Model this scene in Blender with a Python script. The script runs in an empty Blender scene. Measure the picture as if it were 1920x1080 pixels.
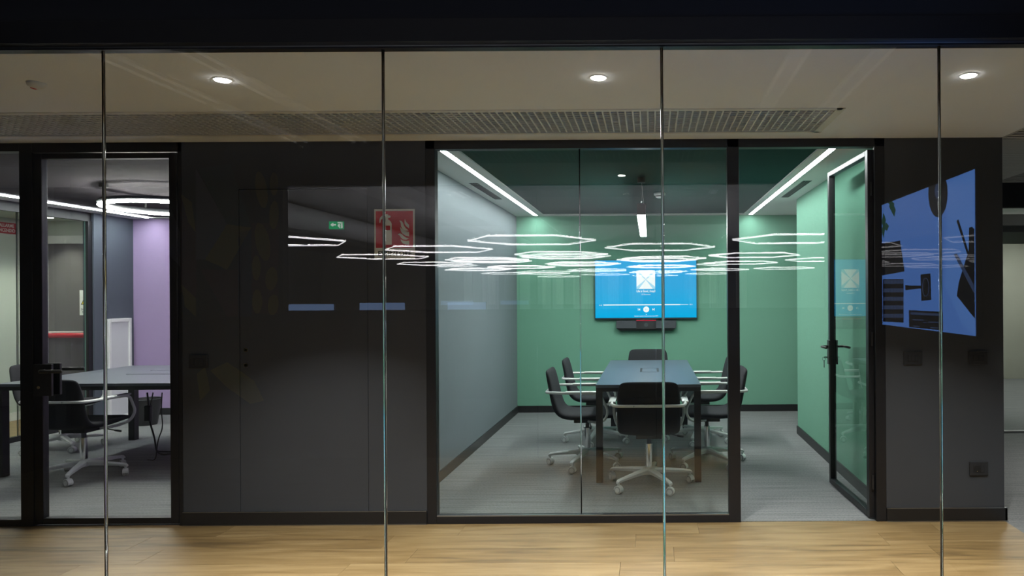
import bpy, bmesh, math, random
from mathutils import Vector, Matrix
random.seed(7)
PI = math.pi
S = bpy.context.scene
C = S.collection

# ------------------------------------------------------------------ camera, world, exposure
F = 1300.0                       # focal length in pixels of the 1920 px wide frame
VX, VY = 1219.0, 554.0           # where the view axis meets the picture (shifted lens)
ROLL = math.radians(0.34)
EYE = 1.5
cam_data = bpy.data.cameras.new('camera')
cam_data.sensor_width = 36.0
cam_data.lens = F / 1920 * 36.0
cam_data.shift_x = (960 - VX) / 1920
cam_data.shift_y = (VY - 540) / 1920
cam_data.clip_start = 0.02
cam_data.clip_end = 200
cam = bpy.data.objects.new('camera', cam_data)
C.objects.link(cam)
cam.location = (0, 0, EYE)
cam.rotation_euler = (PI / 2, ROLL, 0)
S.camera = cam
w = bpy.data.worlds.new('world')
S.world = w
w.use_nodes = True
w.node_tree.nodes['Background'].inputs[0].default_value = (0.01, 0.012, 0.016, 1)
w.node_tree.nodes['Background'].inputs[1].default_value = 0.3
S.view_settings.view_transform = 'Standard'
S.view_settings.look = 'None'
S.view_settings.gamma = 1
S.view_settings.use_curve_mapping = False
S.view_settings.exposure = 0.0
S.cycles.use_denoising = True
S.cycles.max_bounces = 8
S.cycles.diffuse_bounces = 3
S.cycles.glossy_bounces = 5
S.cycles.transmission_bounces = 6
S.cycles.transparent_max_bounces = 24
S.cycles.caustics_reflective = False
S.cycles.caustics_refractive = False
S.cycles.sample_clamp_indirect = 6.0
S.cycles.use_adaptive_sampling = False

# light levels
DOWN_E = 60.0      # corridor downlight discs
DOWN_W = 38.0       # corridor downlight lamps
STRIP_E = 60.0     # meeting room LED lines
PEND_E = 130.0
HEX_E = 11.0
HEX_FILL = 115.0     # unseen glow added on the ring tops to brighten the office       # open office light rings
RING_E = 150.0

# ------------------------------------------------------------------ where things stand (metres)
G0 = 2.74          # front glazing
D1 = 4.577         # corridor wall with the meeting rooms
D2 = 8.95          # back walls of the meeting rooms
CZ = 2.53          # ceiling
MIR = 2 * G0       # a thing seen mirrored in the front glazing at depth d stands at y = MIR - d
cR, sR = math.cos(ROLL), math.sin(ROLL)


def at(px, py, d):
    dx, dy = px - VX, VY - py
    return Vector(((dx * cR + dy * sR) / F * d, d, EYE + (-dx * sR + dy * cR) / F * d))


def wx(px, d=D1): return at(px, 600, d).x
def wz(px, py, d=D1): return at(px, py, d).z


def mir(px, py, d):
    p = at(px, py, d)
    return Vector((p.x, MIR - d, p.z))


# ------------------------------------------------------------------ materials
def nodes(name):
    m = bpy.data.materials.new(name)
    m.use_nodes = True
    nt = m.node_tree
    return m, nt, nt.nodes['Principled BSDF']


def srgb(r, g, b):
    f = lambda c: (c / 255 / 12.92) if c / 255 <= 0.04045 else ((c / 255 + 0.055) / 1.055) ** 2.4
    return (f(r), f(g), f(b), 1)


def mat(name, col, rough=0.6, metal=0.0, var=0.0, scale=30.0, bump=0.0, spec=0.5, stretch=(1, 1, 1)):
    m, nt, b = nodes(name)
    b.inputs['Roughness'].default_value = rough
    b.inputs['Metallic'].default_value = metal
    b.inputs['Specular IOR Level'].default_value = spec
    tc = nt.nodes.new('ShaderNodeTexCoord')
    mp = nt.nodes.new('ShaderNodeMapping')
    mp.inputs['Scale'].default_value = stretch
    no = nt.nodes.new('ShaderNodeTexNoise')
    no.inputs['Scale'].default_value = scale
    no.inputs['Detail'].default_value = 3
    nt.links.new(tc.outputs['Object'], mp.inputs[0])
    nt.links.new(mp.outputs[0], no.inputs['Vector'])
    rp = nt.nodes.new('ShaderNodeMapRange')
    rp.inputs[1].default_value = 0.25
    rp.inputs[2].default_value = 0.75
    rp.inputs[3].default_value = 1 - var
    rp.inputs[4].default_value = 1 + var
    nt.links.new(no.outputs['Fac'], rp.inputs[0])
    mx = nt.nodes.new('ShaderNodeVectorMath')
    mx.operation = 'SCALE'
    mx.inputs[0].default_value = col[:3]
    nt.links.new(rp.outputs[0], mx.inputs['Scale'])
    nt.links.new(mx.outputs[0], b.inputs['Base Color'])
    if bump:
        bp = nt.nodes.new('ShaderNodeBump')
        bp.inputs['Strength'].default_value = bump
        bp.inputs['Distance'].default_value = 0.004
        nt.links.new(no.outputs['Fac'], bp.inputs['Height'])
        nt.links.new(bp.outputs[0], b.inputs['Normal'])
    return m


def emit(name, col, strength):
    m = bpy.data.materials.new(name)
    m.use_nodes = True
    nt = m.node_tree
    nt.nodes.remove(nt.nodes['Principled BSDF'])
    e = nt.nodes.new('ShaderNodeEmission')
    e.inputs[0].default_value = (*col[:3], 1)
    e.inputs[1].default_value = strength
    nt.links.new(e.outputs[0], nt.nodes['Material Output'].inputs[0])
    return m


def glass(name, tint=(0.93, 0.965, 0.95), f0=0.085):
    """Sheet glass: clear, faintly green, mirroring as both faces of a real sheet do together."""
    m = bpy.data.materials.new(name)
    m.use_nodes = True
    nt = m.node_tree
    nt.nodes.remove(nt.nodes['Principled BSDF'])
    t = nt.nodes.new('ShaderNodeBsdfTransparent')
    t.inputs[0].default_value = (*tint, 1)
    g = nt.nodes.new('ShaderNodeBsdfGlossy')
    g.inputs['Roughness'].default_value = 0.0
    lw = nt.nodes.new('ShaderNodeLayerWeight')
    lw.inputs[0].default_value = 0.5
    pw = nt.nodes.new('ShaderNodeMath'); pw.operation = 'POWER'
    pw.inputs[1].default_value = 5
    nt.links.new(lw.outputs['Facing'], pw.inputs[0])
    mr = nt.nodes.new('ShaderNodeMapRange')
    mr.inputs[3].default_value = f0
    mr.inputs[4].default_value = 1
    nt.links.new(pw.outputs[0], mr.inputs[0])
    mx = nt.nodes.new('ShaderNodeMixShader')
    nt.links.new(mr.outputs[0], mx.inputs[0])
    nt.links.new(t.outputs[0], mx.inputs[1])
    nt.links.new(g.outputs[0], mx.inputs[2])
    nt.links.new(mx.outputs[0], nt.nodes['Material Output'].inputs[0])
    return m


def clear(name, tint=(1, 1, 1)):
    m = bpy.data.materials.new(name)
    m.use_nodes = True
    nt = m.node_tree
    nt.nodes.remove(nt.nodes['Principled BSDF'])
    t = nt.nodes.new('ShaderNodeBsdfTransparent')
    t.inputs[0].default_value = (*tint, 1)
    nt.links.new(t.outputs[0], nt.nodes['Material Output'].inputs[0])
    return m


def wood_mat():
    m, nt, b = nodes('oak plank')
    b.inputs['Roughness'].default_value = 0.42
    b.inputs['Specular IOR Level'].default_value = 0.35
    tc = nt.nodes.new('ShaderNodeTexCoord')
    oi = nt.nodes.new('ShaderNodeObjectInfo')
    ad = nt.nodes.new('ShaderNodeVectorMath'); ad.operation = 'ADD'
    ml = nt.nodes.new('ShaderNodeMath'); ml.operation = 'MULTIPLY'; ml.inputs[1].default_value = 37.0
    nt.links.new(oi.outputs['Random'], ml.inputs[0])
    cx = nt.nodes.new('ShaderNodeCombineXYZ')
    nt.links.new(ml.outputs[0], cx.inputs[0]); nt.links.new(ml.outputs[0], cx.inputs[1]); nt.links.new(ml.outputs[0], cx.inputs[2])
    nt.links.new(tc.outputs['Object'], ad.inputs[0]); nt.links.new(cx.outputs[0], ad.inputs[1])
    mp = nt.nodes.new('ShaderNodeMapping')
    mp.inputs['Scale'].default_value = (0.9, 9.0, 1.0)
    nt.links.new(ad.outputs[0], mp.inputs[0])
    n1 = nt.nodes.new('ShaderNodeTexNoise'); n1.inputs['Scale'].default_value = 2.2; n1.inputs['Detail'].default_value = 6; n1.inputs['Distortion'].default_value = 0.6
    nt.links.new(mp.outputs[0], n1.inputs['Vector'])
    mp2 = nt.nodes.new('ShaderNodeMapping'); mp2.inputs['Scale'].default_value = (2.0, 60.0, 1.0)
    nt.links.new(ad.outputs[0], mp2.inputs[0])
    n2 = nt.nodes.new('ShaderNodeTexNoise'); n2.inputs['Scale'].default_value = 3.0; n2.inputs['Detail'].default_value = 4
    nt.links.new(mp2.outputs[0], n2.inputs['Vector'])
    mixn = nt.nodes.new('ShaderNodeMath'); mixn.operation = 'MULTIPLY_ADD'; mixn.inputs[1].default_value = 0.3
    nt.links.new(n2.outputs['Fac'], mixn.inputs[0]); nt.links.new(n1.outputs['Fac'], mixn.inputs[2])
    sh = nt.nodes.new('ShaderNodeMath'); sh.operation = 'MULTIPLY_ADD'; sh.inputs[1].default_value = 0.22; 
    nt.links.new(oi.outputs['Random'], sh.inputs[0]); nt.links.new(mixn.outputs[0], sh.inputs[2])
    cr = nt.nodes.new('ShaderNodeValToRGB')
    e = cr.color_ramp.elements
    e[0].position = 0.42; e[0].color = srgb(74, 58, 36)
    e[1].position = 1.02; e[1].color = srgb(143, 121, 84)
    k = e.new(0.66); k.color = srgb(117, 95, 60)
    nt.links.new(sh.outputs[0], cr.inputs[0])
    nt.links.new(cr.outputs[0], b.inputs['Base Color'])
    bp = nt.nodes.new('ShaderNodeBump'); bp.inputs['Strength'].default_value = 0.15; bp.inputs['Distance'].default_value = 0.001
    nt.links.new(n2.outputs['Fac'], bp.inputs['Height']); nt.links.new(bp.outputs[0], b.inputs['Normal'])
    return m


def carpet_mat(name, base, contrast=0.35):
    """Loop-pile carpet: short diagonal loops in rows running across the room, with broken streaks."""
    m, nt, b = nodes(name)
    b.inputs['Roughness'].default_value = 0.95
    b.inputs['Specular IOR Level'].default_value = 0.1
    tc = nt.nodes.new('ShaderNodeTexCoord')
    mp = nt.nodes.new('ShaderNodeMapping'); mp.inputs['Scale'].default_value = (70, 110, 1); mp.inputs['Rotation'].default_value = (0, 0, 0.55)
    nt.links.new(tc.outputs['Object'], mp.inputs[0])
    n1 = nt.nodes.new('ShaderNodeTexNoise'); n1.inputs['Scale'].default_value = 1.0; n1.inputs['Detail'].default_value = 2
    nt.links.new(mp.outputs[0], n1.inputs['Vector'])
    mp2 = nt.nodes.new('ShaderNodeMapping'); mp2.inputs['Scale'].default_value = (1.6, 46, 1)
    nt.links.new(tc.outputs['Object'], mp2.inputs[0])
    n2 = nt.nodes.new('ShaderNodeTexNoise'); n2.inputs['Scale'].default_value = 1.0; n2.inputs['Detail'].default_value = 3
    nt.links.new(mp2.outputs[0], n2.inputs['Vector'])
    sm = nt.nodes.new('ShaderNodeMath'); sm.operation = 'ADD'
    nt.links.new(n1.outputs['Fac'], sm.inputs[0]); nt.links.new(n2.outputs['Fac'], sm.inputs[1])
    rp = nt.nodes.new('ShaderNodeMapRange'); rp.inputs[1].default_value = 0.65; rp.inputs[2].default_value = 1.35
    rp.inputs[3].default_value = 1 - contrast; rp.inputs[4].default_value = 1 + contrast
    nt.links.new(sm.outputs[0], rp.inputs[0])
    sc = nt.nodes.new('ShaderNodeVectorMath'); sc.operation = 'SCALE'; sc.inputs[0].default_value = base[:3]
    nt.links.new(rp.outputs[0], sc.inputs['Scale']); nt.links.new(sc.outputs[0], b.inputs['Base Color'])
    bp = nt.nodes.new('ShaderNodeBump'); bp.inputs['Strength'].default_value = 0.6; bp.inputs['Distance'].default_value = 0.004
    nt.links.new(sm.outputs[0], bp.inputs['Height']); nt.links.new(bp.outputs[0], b.inputs['Normal'])
    return m


M = {}
M['black_wall'] = mat('charcoal wall paint', (0.052, 0.057, 0.066), 0.55, var=0.05, scale=3, spec=0.35)
M['black_frame'] = mat('black anodised aluminium', (0.012, 0.012, 0.014), 0.42, var=0.05, spec=0.4)
M['baseboard'] = mat('black skirting', (0.012, 0.012, 0.013), 0.4, var=0.05)
M['steel_edge'] = mat('brushed trim', (0.35, 0.36, 0.38), 0.3, 1.0)
M['ceil'] = mat('matt ceiling paint', (0.86, 0.92, 0.985), 0.9, var=0.02, scale=2)
M['ceil_white'] = mat('white ceiling board', (0.72, 0.73, 0.72), 0.9, var=0.02)
M['grille'] = mat('grey egg-crate grille', (0.74, 0.76, 0.74), 0.5, var=0.03)
M['void'] = mat('dark ceiling void', (0.010, 0.010, 0.010), 0.95)
M['wood'] = wood_mat()
M['sub'] = mat('subfloor', (0.06, 0.045, 0.03), 0.9)
M['carpet'] = carpet_mat('grey loop carpet', (0.19, 0.197, 0.197))
M['green'] = mat('green acoustic felt', (0.17, 0.36, 0.265), 0.95, var=0.12, scale=160, bump=0.25, spec=0.1)
M['green_ceil'] = mat('dark green ceiling board', (0.026, 0.075, 0.067), 0.95, var=0.05, spec=0.05)
M['grey_wall'] = mat('grey vinyl wall covering', (0.185, 0.212, 0.232), 0.7, var=0.05, scale=60, stretch=(1, 1, 0.05), spec=0.2)
M['purple'] = mat('lilac acoustic felt', (0.36, 0.27, 0.45), 0.95, var=0.06, scale=160, bump=0.2, spec=0.1)
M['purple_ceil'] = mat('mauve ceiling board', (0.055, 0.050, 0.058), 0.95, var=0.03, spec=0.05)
M['slate'] = mat('slate blue wall paint', (0.075, 0.09, 0.115), 0.7, var=0.03)
M['pale'] = mat('pale grey green wall paint', (0.52, 0.56, 0.50), 0.8, var=0.02)
M['beige'] = mat('beige wall', (0.36, 0.36, 0.31), 0.85, var=0.06, scale=2)
M['white'] = mat('white lacquer', (0.78, 0.79, 0.78), 0.4, var=0.01)
M['white_plastic'] = mat('white plastic', (0.70, 0.72, 0.71), 0.45, var=0.01)
M['wheel_rim'] = mat('grey caster tyre', (0.42, 0.43, 0.43), 0.6)
M['chrome'] = mat('chrome', (0.75, 0.76, 0.78), 0.12, 1.0)
M['brass'] = mat('brass', (0.75, 0.58, 0.30), 0.3, 1.0)
M['shell'] = mat('black wool upholstery', (0.021, 0.021, 0.025), 0.85, var=0.25, scale=300, bump=0.2, spec=0.25)
M['black_plastic'] = mat('black plastic', (0.018, 0.018, 0.020), 0.45, var=0.03)
M['switch_plastic'] = mat('anthracite switch plastic', (0.020, 0.021, 0.024), 0.5, var=0.03)
M['dark_plastic'] = mat('charcoal plastic', (0.05, 0.055, 0.065), 0.5, var=0.04)
M['table'] = mat('black laminate table', (0.075, 0.085, 0.105), 0.30, var=0.05, spec=0.8)
M['table_leg'] = mat('black powder coated leg', (0.010, 0.010, 0.012), 0.5)
M['glass'] = glass('sheet glass', (0.96, 0.975, 0.965))
M['glass_in'] = glass('sheet glass of meeting room', (0.90, 0.955, 0.935), 0.08)
M['glass_back'] = clear('rear face of sheet glass')
M['glass_edge'] = mat('polished glass edge', (0.16, 0.30, 0.26), 0.15, spec=0.8)
M['red'] = mat('signal red', (0.46, 0.018, 0.025), 0.5)
M['cream'] = mat('photoluminescent cream', (0.62, 0.63, 0.55), 0.5)
M['black'] = mat('black print', (0.01, 0.01, 0.01), 0.6)
M['yellow'] = mat('warning yellow', (0.75, 0.62, 0.02), 0.5)
M['dark_panel'] = mat('dark grey door panel', (0.115, 0.108, 0.105), 0.5, var=0.06, scale=4)
M['frosted'] = mat('grey lined glass', (0.10, 0.10, 0.098), 0.35)
M['slat'] = mat('grey aluminium slat', (0.46, 0.46, 0.45), 0.45, var=0.02)
M['room_dark'] = mat('dark plaster', (0.06, 0.065, 0.08), 0.9, var=0.05)
M['navy'] = mat('deep navy bulkhead', (0.008, 0.009, 0.013), 0.8, var=0.03)
M['office_ceil'] = mat('raw concrete ceiling', (0.20, 0.20, 0.21), 0.9, var=0.1, scale=2)
M['duct'] = mat('galvanised duct', (0.45, 0.46, 0.48), 0.45, var=0.1)
M['office_wall'] = mat('office wall paint', (0.36, 0.37, 0.38), 0.9, var=0.03)
M['curtain'] = mat('pale curtain panel', (0.86, 0.88, 0.87), 0.9, var=0.03)
M['divider'] = mat('blue desk screen fabric', (0.20, 0.36, 0.75), 0.9, var=0.08)
M['panel_white'] = mat('matt white panel', (0.64, 0.66, 0.68), 0.6, var=0.02)
M['strip'] = emit('LED line', (0.95, 1, 1), STRIP_E)
M['strip_left'] = emit('LED line lilac room', (0.97, 0.99, 1), STRIP_E * 1.5)
M['pend'] = emit('pendant diffuser', (0.97, 1, 0.98), PEND_E)
M['ring'] = emit('ring lamp diffuser', (1, 0.96, 0.88), RING_E)
M['hex'] = emit('hexagon light tube', (1, 0.98, 1.0), HEX_E)
M['hex_fill'] = emit('hexagon added uplight', (1, 0.98, 1.0), HEX_FILL)
M['down'] = emit('downlight disc', (1, 0.96, 0.88), DOWN_E)
M['trunk_glow'] = emit('dimmed trunking lens', (1, 0.98, 0.94), 0.32)
M['exit_green'] = emit('lit exit green', (0.03, 0.75, 0.28), 3.2)
M['exit_white'] = emit('lit exit white', (0.9, 1, 0.9), 5.0)
M['mon_blue'] = emit('monitor light', (0.35, 0.55, 1.0), 1.7)
for n, col in dict(mural_yellow=(0.60, 0.50, 0.05), mural_grey=(0.35, 0.34, 0.42), mural_green=(0.06, 0.17, 0.15), mural_maroon=(0.24, 0.07, 0.09),
                   mural_blue=(0.05, 0.09, 0.22), mural_dark=(0.03, 0.03, 0.035), mural_base=(0.07, 0.065, 0.065)).items():
    M[n] = mat(n.replace('_', ' '), col, 0.8, var=0.05)


def tv_mat():
    """Player screen: a flat blue that deepens towards its lower edge, as the shown picture does."""
    m = bpy.data.materials.new('player screen blue')
    m.use_nodes = True
    nt = m.node_tree
    nt.nodes.remove(nt.nodes['Principled BSDF'])
    e = nt.nodes.new('ShaderNodeEmission')
    e.inputs[1].default_value = 1.12
    tc = nt.nodes.new('ShaderNodeTexCoord')
    sp = nt.nodes.new('ShaderNodeSeparateXYZ')
    nt.links.new(tc.outputs['Generated'], sp.inputs[0])
    cr = nt.nodes.new('ShaderNodeValToRGB')
    cr.color_ramp.elements[0].position = 0.0; cr.color_ramp.elements[0].color = srgb(10, 182, 242)
    cr.color_ramp.elements[1].position = 0.6; cr.color_ramp.elements[1].color = srgb(62, 176, 236)
    nt.links.new(sp.outputs[2], cr.inputs[0])
    nt.links.new(cr.outputs[0], e.inputs[0])
    nt.links.new(e.outputs[0], nt.nodes['Material Output'].inputs[0])
    return m


M['tv_blue'] = tv_mat()
M['tv_white'] = emit('screen white', (0.97, 0.99, 1), 1.25)
M['tv_pale'] = emit('screen pale blue', srgb(178, 226, 250), 1.2)
M['wall_screen'] = emit('display blue white', (0.135, 0.345, 1.0), 3.5)
M['wall_screen_pale'] = emit('display pale blue', (0.155, 0.375, 1.0), 3.8)
M['wall_screen_dark'] = emit('display near black', (0.02, 0.03, 0.06), 0.5)
M['wall_screen_grey'] = emit('display steel blue', (0.10, 0.18, 0.42), 1.6)
def screen_gloss(m):
    nt = m.node_tree
    e = [n for n in nt.nodes if n.type == 'EMISSION'][0]
    g = nt.nodes.new('ShaderNodeBsdfPrincipled')
    g.inputs['Base Color'].default_value = (0.01, 0.01, 0.012, 1)
    g.inputs['Roughness'].default_value = 0.02
    a = nt.nodes.new('ShaderNodeAddShader')
    nt.links.new(e.outputs[0], a.inputs[0]); nt.links.new(g.outputs[0], a.inputs[1])
    nt.links.new(a.outputs[0], nt.nodes['Material Output'].inputs[0])


for k_ in ('wall_screen', 'wall_screen_pale', 'wall_screen_dark', 'wall_screen_grey'):
    screen_gloss(M[k_])
M['wall_screen_leaf'] = emit('display leaf green', (0.05, 0.18, 0.12), 2.0)


# ------------------------------------------------------------------ mesh helpers
class MB:
    def __init__(self):
        self.bm = bmesh.new()

    def box(self, x0, x1, y0, y1, z0, z1, bevel=0.0, m=None):
        vs = [self.bm.verts.new((x, y, z)) for x in (x0, x1) for y in (y0, y1) for z in (z0, z1)]
        q = [(0, 1, 3, 2), (4, 6, 7, 5), (0, 4, 5, 1), (2, 3, 7, 6), (0, 2, 6, 4), (1, 5, 7, 3)]
        fs = [self.bm.faces.new([vs[i] for i in f]) for f in q]
        if bevel:
            es = list({e for f in fs for e in f.edges})
            r = bmesh.ops.bevel(self.bm, geom=es, offset=bevel, segments=2, affect='EDGES', profile=0.5)
            vs = list({v for f in r['faces'] for v in f.verts} | {v for v in vs if v.is_valid})
        if m is not None:
            bmesh.ops.transform(self.bm, matrix=m, verts=[v for v in vs if v.is_valid])
        return self

    def cyl(self, c, r, h, axis='Z', r2=None, seg=24, caps=True):
        r2 = r if r2 is None else r2
        mtx = Matrix.Translation(c)
        if axis == 'X': mtx = mtx @ Matrix.Rotation(PI / 2, 4, 'Y')
        if axis == 'Y': mtx = mtx @ Matrix.Rotation(-PI / 2, 4, 'X')
        bmesh.ops.create_cone(self.bm, cap_ends=caps, segments=seg, radius1=r, radius2=r2, depth=h, matrix=mtx)
        return self

    def lathe(self, prof, c=(0, 0, 0), seg=28, axis='Z'):
        rows = []
        for r, z in prof:
            row = []
            for k in range(seg):
                a = 2 * PI * k / seg
                p = Vector((r * math.cos(a), r * math.sin(a), z))
                if axis == 'X': p = Vector((p.z, p.x, p.y))
                if axis == 'Y': p = Vector((p.y, p.z, p.x))
                row.append(self.bm.verts.new(Vector(c) + p))
            rows.append(row)
        for a, b in zip(rows, rows[1:]):
            for k in range(seg):
                self.bm.faces.new((a[k], a[(k + 1) % seg], b[(k + 1) % seg], b[k]))
        self.bm.faces.new(rows[0][::-1]); self.bm.faces.new(rows[-1])
        return self

    def tube(self, pts, r, seg=10, closed=False, flat=None):
        """Sweep a round (or flattened: flat = (side, up)) section along points."""
        pts = [Vector(p) for p in pts]
        n = len(pts)
        rows = []
        prev = None
        for i, p in enumerate(pts):
            if closed:
                t = (pts[(i + 1) % n] - pts[i - 1]).normalized()
            else:
                t = (pts[min(i + 1, n - 1)] - pts[max(i - 1, 0)]).normalized()
            up = Vector((0, 0, 1)) if prev is None else prev
            if abs(t.dot(up)) > 0.98: up = Vector((1, 0, 0))
            s = t.cross(up).normalized(); u = s.cross(t).normalized()
            prev = u
            rr = r[i] if isinstance(r, (list, tuple)) else r
            a_, b_ = (rr, rr) if flat is None else flat
            rows.append([self.bm.verts.new(p + s * math.cos(2 * PI * k / seg) * a_ + u * math.sin(2 * PI * k / seg) * b_) for k in range(seg)])
        rng = range(n) if closed else range(n - 1)
        for i in rng:
            a, b = rows[i], rows[(i + 1) % n]
            for k in range(seg):
                self.bm.faces.new((a[k], a[(k + 1) % seg], b[(k + 1) % seg], b[k]))
        if not closed:
            self.bm.faces.new(rows[0][::-1]); self.bm.faces.new(rows[-1])
        return self

    def prism(self, pts, d):
        """Extrude a planar polygon (3-D points) by the vector d."""
        d = Vector(d)
        a = [self.bm.verts.new(Vector(p)) for p in pts]
        b = [self.bm.verts.new(Vector(p) + d) for p in pts]
        n = len(a)
        self.bm.faces.new(a[::-1]); self.bm.faces.new(b)
        for i in range(n):
            self.bm.faces.new((a[i], a[(i + 1) % n], b[(i + 1) % n], b[i]))
        return self

    def build(self, name, m, parent=None, origin=None, smooth=False, loc=None, kind=None):
        bmesh.ops.recalc_face_normals(self.bm, faces=self.bm.faces[:])
        me = bpy.data.meshes.new(name)
        if origin is not None:
            bmesh.ops.translate(self.bm, vec=-Vector(origin), verts=self.bm.verts[:])
        self.bm.to_mesh(me)
        self.bm.free()
        for mm in (m if isinstance(m, (list, tuple)) else [m]):
            me.materials.append(mm)
        if smooth:
            me.shade_smooth() if hasattr(me, 'shade_smooth') else None
            for p in me.polygons: p.use_smooth = True
        o = bpy.data.objects.new(name, me)
        C.objects.link(o)
        if parent is not None:
            o.parent = parent
        elif origin is not None:
            o.location = origin
        if loc is not None: o.location = loc
        if kind: o['kind'] = kind
        return o


def smooth_angle(o, deg=35):
    for p in o.data.polygons: p.use_smooth = True
    try:
        o.data.set_sharp_from_angle(angle=math.radians(deg))
    except Exception:
        pass
    return o


def tag(o, label=None, cat=None, group=None, kind=None):
    if label: o['label'] = label
    if cat: o['category'] = cat
    if group: o['group'] = group
    if kind: o['kind'] = kind
    return o


def thing(name, loc, label, cat, rz=0, group=None, kind=None):
    o = bpy.data.objects.new(name, None)
    o.empty_display_size = 0.1
    C.objects.link(o)
    o.location = loc
    o.rotation_euler = (0, 0, rz)
    return tag(o, label, cat, group, kind)


def struct(o, label=None, cat=None):
    return tag(o, label, cat, None, 'structure')


def dup(o, parent=None):
    c = o.copy()
    C.objects.link(c)
    if parent is not None: c.parent = parent
    for ch in list(o.children):
        dup(ch, c)
    return c


def round_path(pts, r=0.03, n=5):
    """Round the corners of a polyline."""
    pts = [Vector(p) for p in pts]
    out = [pts[0]]
    for i in range(1, len(pts) - 1):
        a, b, c = pts[i - 1], pts[i], pts[i + 1]
        u, v = (a - b), (c - b)
        k = min(r, u.length * 0.45, v.length * 0.45)
        p, q = b + u.normalized() * k, b + v.normalized() * k
        for j in range(n + 1):
            t = j / n
            out.append(p * (1 - t) ** 2 + b * 2 * t * (1 - t) + q * t ** 2)
    out.append(pts[-1])
    return out


def text(body, size, m, parent, p, rot=(PI / 2, 0, 0), depth=0.0006, align='CENTER', sx=1.0, name='lettering', bold=0.0):
    cu = bpy.data.curves.new(name, 'FONT')
    cu.body = body
    cu.size = size
    cu.align_x = align
    cu.align_y = 'CENTER'
    cu.extrude = depth
    cu.offset = bold
    cu.resolution_u = 3
    tmp = bpy.data.objects.new('tmp', cu)
    C.objects.link(tmp)
    dg = bpy.context.evaluated_depsgraph_get()
    me = bpy.data.meshes.new_from_object(tmp.evaluated_get(dg))
    bpy.data.objects.remove(tmp)
    me.materials.clear()
    me.materials.append(m)
    me.transform(Matrix.Diagonal((sx, 1, 1, 1)))
    o = bpy.data.objects.new(name, me)
    C.objects.link(o)
    o.parent = parent
    o.location = p
    o.rotation_euler = rot
    return o


def pane(name, x0, x1, y0, y1, z0, z1, parent, gm, front, origin, clear_edges=False):
    """A sheet of glass with thickness; `front` is the axis sign of the face that carries the mirror of both faces."""
    b = MB().box(x0, x1, y0, y1, z0, z1)
    o = b.build(name, [gm, M['glass_back'], M['glass_edge']], parent, origin)
    ax = {'x': 0, 'y': 1}[front[1]]
    sg = -1 if front[0] == '-' else 1
    for p in o.data.polygons:
        n = p.normal
        if abs(n[ax]) > 0.9:
            p.material_index = 0 if n[ax] * sg > 0 else 1
        else:
            p.material_index = 1 if clear_edges else 2
    return o


def wallbox(name, x0, x1, y0, y1, z0, z1, m, label=None):
    return struct(MB().box(x0, x1, y0, y1, z0, z1).build(name, m), label)


# ================================================================== THE CORRIDOR SHELL
RX = 2.33                        # right end of the corridor's wood floor and low ceiling
XL = wx(342)                     # charcoal wall from here ...
XM = wx(799)                     # ... to here
XR0 = wx(1660)
GX0, GX1, GY0, GY1 = -5.2, 1.075, 3.84, 4.39   # ceiling grille opening

fl = struct(MB().box(-9, RX, 2.45, D1 + 0.02, -0.08, -0.012).build('floor', M['sub']), 'corridor floor of wide oak planks between the glazing and the charcoal wall')
random.seed(3)
PW = 0.228
plank_me = {}
y = D1 + 0.01
row = 0
while y > 2.5:
    y0 = y - PW
    x = RX - random.uniform(0.2, 1.5)
    xs = [RX]
    while x > -6.4:
        xs.append(x)
        x -= 1.52
    for a, b in zip(xs[1:], xs):
        L = round(b - a, 3)
        if L not in plank_me:
            mb = MB().box(-L / 2 + 0.0007, L / 2 - 0.0007, -PW / 2 + 0.0006, PW / 2 - 0.0006, -0.012, 0, 0.0006)
            o = mb.build('plank', M['wood'], fl)
            plank_me[L] = o.data
        else:
            o = bpy.data.objects.new('plank', plank_me[L]); C.objects.link(o); o.parent = fl
        o.location = ((a + b) / 2, (y0 + y) / 2, 0)
    y = y0
    row += 1

ce = MB()
ce.box(-9, RX, G0 + 0.05, GY0, CZ, CZ + 0.06)
ce.box(-9, RX, GY1, D1 + 0.15, CZ, CZ + 0.06)
ce.box(GX1, RX, GY0, GY1, CZ, CZ + 0.06)
ce.box(-9, GX0, GY0, GY1, CZ, CZ + 0.06)
struct(ce.build('ceiling', M['ceil']), 'low taupe corridor ceiling with round downlights')
vo = MB()
vo.box(GX0 - 0.05, GX1 + 0.05, GY0 - 0.05, GY1 + 0.05, CZ + 0.25, CZ + 0.28)
vo.box(GX0 - 0.05, GX1 + 0.05, GY0 - 0.07, GY0 - 0.05, CZ + 0.06, CZ + 0.28)
vo.box(GX0 - 0.05, GX1 + 0.05, GY1 + 0.05, GY1 + 0.07, CZ + 0.06, CZ + 0.28)
vo.box(GX1 + 0.05, GX1 + 0.07, GY0 - 0.05, GY1 + 0.05, CZ + 0.06, CZ + 0.28)
struct(vo.build('ceiling_void', M['void']), 'black void above the ceiling grille')

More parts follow.
